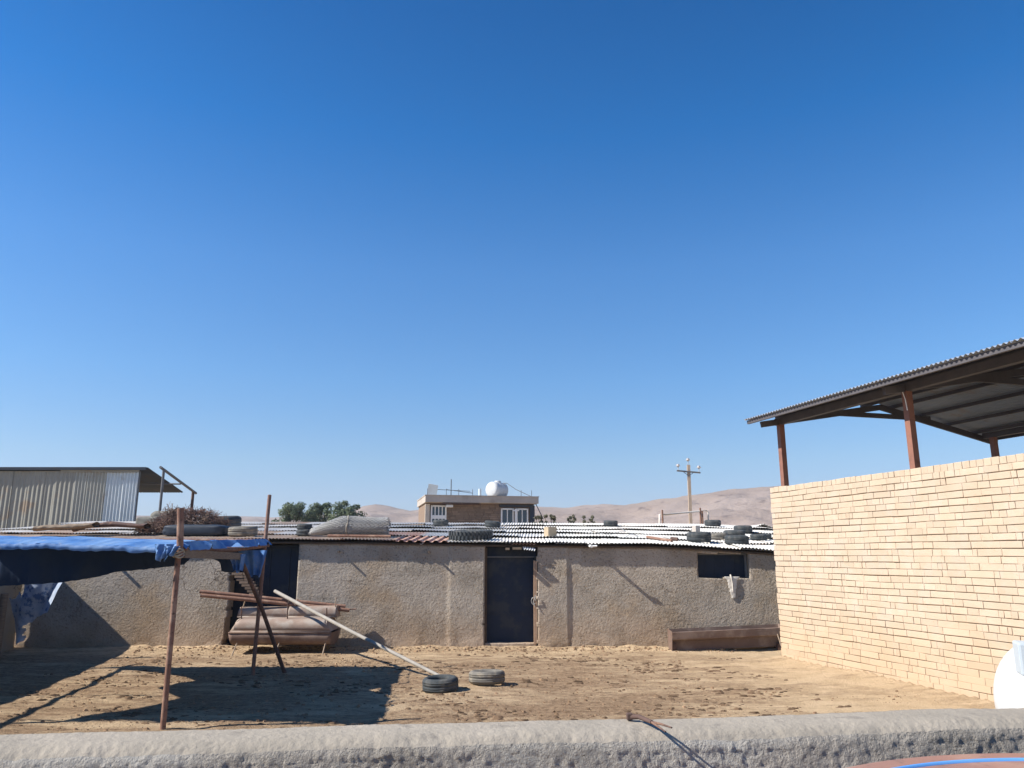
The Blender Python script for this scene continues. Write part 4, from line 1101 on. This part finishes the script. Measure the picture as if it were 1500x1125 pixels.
b.tube([Fp(1.3, -.2, 6.05), Fp(3.0, -.2, 5.85)], .02, 5); b.tube([Fp(.6, -2.5, 6.25), Fp(3.2, -2.5, 6.15)], .02, 5); b.build('roof_rail', M['steel_grey'], fh)
# its water tank, a thing of its own on the roof
wt2 = empty('water_tank', Fp(5.0, -1.6, 5.65), 'white horizontal water tank with ribs on the roof of the far house', 'tank')
b = MB(); ax = (FD*.75-FN*.66).normalized(); side = Vector((-ax.y, ax.x, 0))
Mx = Matrix((side, Vector((0,0,1)), ax)).transposed()
cc = Fp(4.35, -1.1, 6.18)
b.lathe([(q_*.80, z_*.88) for q_, z_ in [(.0001, -.02), (.45, 0), (.60, .06), (.66, .18), (.66, .5), (.62, .54), (.66, .58), (.66, .8), (.62, .84), (.66, .88), (.66, 1.1), (.62, 1.14), (.66, 1.18), (.66, 1.4), (.55, 1.52), (.0001, 1.56)]], cc, 32, Mx); b.build('body', M['white_plastic'], wt2)
for t in (.25, 1.25):
    b = MB(); q = cc+ax*t; b.box((q.x, q.y, 5.68), (.9, .12, .2), Matrix.Rotation(math.atan2(side.y, side.x), 3, 'Z')); b.build('cradle', M['steel_grey'], wt2)
b = MB(); q = cc+ax*.75; b.lathe([(.0001,.1), (.2,.1), (.22,.06), (.22,-.04)], q+Vector((0,0,.52)), 16); b.build('lid', M['white_plastic'], wt2)
b = MB(); q = cc+ax*1.1+Vector((0,0,.5)); e = Fp(6.9, -.3, 5.7); b.tube([q, q.lerp(e, .15)+Vector((.1,0,.12)), q.lerp(e, .5)+Vector((0,0,.02)), e], .022, 6); b.build('hose', M['steel_grey'], wt2)
b = MB(); b.tube([Fp(7.0, .3, 5.3), Fp(7.5, .5, 4.2)], .03, 6); b.build('downpipe', M['steel_grey'], fh)

# ------------------------------------------------------------------ utility pole and gas pipe
up = empty('utility_pole', (P(1010,760,58).x, 58, 0), 'tall tan utility pole with one crossarm and three insulators before the hill', 'utility pole')
t0 = P(1008.5, 681, 58); b0 = P(1011, 769, 58)
b = MB(); b.bar((b0.x, 58, -.2), t0, .22, .20); b.build('shaft', M['pole_wood'], up)
l, r = P(991.5, 689.5, 57.85), P(1026, 692.5, 57.85)
b = MB(); b.bar(l, r, .09, .11); b.build('crossarm', M['steel_grey'], up)
for (u, v) in ((1000, 690.5), (1017, 691.5)):
    b = MB(); q = P(u, v, 57.85); b.bar(q, P(1009, 697, 57.85), .04, .04); b.build('brace', M['steel_grey'], up)
def insul(q):
    b = MB(); b.tube([q, q+Vector((0,0,.3))], .025, 6)
    b.lathe([(.0001,.46), (.10,.44), (.12,.40), (.07,.36), (.17,.33), (.17,.30), (.07,.28), (.06,.22)], q, 14); b.build('insulator', M['ceramic'], up)
insul(P(993.5, 688.5, 57.85)); insul(P(1024, 691, 57.85)); insul(P(1008, 680, 57.95))
gp = empty('gas_pipe', (P(1000,760,30).x, 30, 0), 'bare bent gas pipe on short posts behind the right end of the roof', 'pipe')
b = MB(); b.tube([P(966,772,29.5), P(966,753.5,29.5), P(975,753.8,29.5), P(1028,748.5,31), P(1035,748,31), P(1037.5,751,31), P(1037.5,772,31)], .032, 8); b.build('run', M['lime'], gp)
for (u, v, Y) in ((970, 747, 29.6), (1025.5, 744, 30.9), (1028.5, 748, 30.9)):
    b = MB(); q = P(u, v, Y); b.tube([(q.x, Y, 1.5), q], .035, 7); b.build('post', M['rust'], gp)

# ------------------------------------------------------------------ haze
HAZE = True
if HAZE:
    b = MB(); b.box((0, 480, 35.5), (5200, 1160, 75))
    hm = bpy.data.materials.new('haze_air'); hm.use_nodes = True; hn = hm.node_tree
    for nd in list(hn.nodes):
        if nd.type != 'OUTPUT_MATERIAL': hn.nodes.remove(nd)
    pv = hn.nodes.new('ShaderNodeVolumePrincipled'); pv.inputs['Color'].default_value = (.74,.83,.95,1); pv.inputs['Density'].default_value = .00042; pv.inputs['Anisotropy'].default_value = .2
    hn.links.new(pv.outputs[0], [n for n in hn.nodes if n.type == 'OUTPUT_MATERIAL'][0].inputs['Volume'])
    tag(b.build('haze', hm), kind='stuff')
# ------------------------------------------------------------------ sky, sun, camera
w = bpy.data.worlds.new('World'); SC.world = w; w.use_nodes = True
nt = w.node_tree; bg = nt.nodes['Background']
sky = nt.nodes.new('ShaderNodeTexSky'); sky.sky_type = 'NISHITA'; sky.sun_disc = False
sun_dir = -SUNV
EL = math.asin(sun_dir.z); AZ = math.atan2(sun_dir.x, sun_dir.y)
sky.sun_elevation = EL; sky.sun_rotation = AZ
sky.altitude = 1200; sky.air_density = 1.0; sky.dust_density = .15; sky.ozone_density = 3.5
# grade the clear sky by elevation, deep saturated blue overhead to pale blue at the horizon
SKYS = .12; EXPO = .75
base = {20:(.075,.135,.27),200:(.086,.155,.305),400:(.118,.21,.39),560:(.178,.305,.51),680:(.29,.46,.64),730:(.39,.55,.66),790:(.52,.66,.66)}
goal = {20:(8,99,176),200:(27,116,196),400:(80,147,220),560:(114,175,236),680:(159,202,238),730:(180,208,236),790:(190,210,228)}
lin = lambda c: ((c/255+.055)/1.055)**2.4
tcw = nt.nodes.new('ShaderNodeTexCoord'); sep = nt.nodes.new('ShaderNodeSeparateXYZ'); nt.links.new(tcw.outputs['Generated'], sep.inputs[0])
rampn = nt.nodes.new('ShaderNodeValToRGB'); nt.links.new(sep.outputs[2], rampn.inputs[0])
els = rampn.color_ramp.elements
keys = sorted(base, reverse=True)
for k, v in enumerate(keys):
    zz = ray(750, v).normalized().z
    e = els[k] if k < 2 else els.new(zz)
    e.position = max(0, zz); e.color = (*[lin(g)/(2**EXPO)/(bb*SKYS/.10) for g, bb in zip(goal[v], base[v])], 1)
mxs = nt.nodes.new('ShaderNodeVectorMath'); mxs.operation = 'MULTIPLY'
nt.links.new(sky.outputs[0], mxs.inputs[0]); nt.links.new(rampn.outputs[0], mxs.inputs[1])
nt.links.new(mxs.outputs[0], bg.inputs[0]); bg.inputs[1].default_value = SKYS
ld = bpy.data.lights.new('sun', 'SUN'); ld.energy = 5.0; ld.angle = R(.53); ld.color = (1.0, .945, .86)
lo = bpy.data.objects.new('sun', ld); COL.objects.link(lo); lo.rotation_euler = SUNV.to_track_quat('-Z', 'Y').to_euler(); lo.location = (-20, -3, 20)
cam = bpy.data.cameras.new('camera'); co = bpy.data.objects.new('camera', cam); COL.objects.link(co)
co.location = (0, 0, EYE); co.rotation_euler = (R(90)+PITCH, 0, 0)
cam.sensor_fit = 'HORIZONTAL'; cam.sensor_width = 36; cam.lens = 36*FPX/1500
cam.clip_start = .05; cam.clip_end = 9000
SC.camera = co
SC.view_settings.view_transform = 'Standard'; SC.view_settings.look = 'None'
SC.view_settings.exposure = EXPO; SC.view_settings.gamma = 1.0
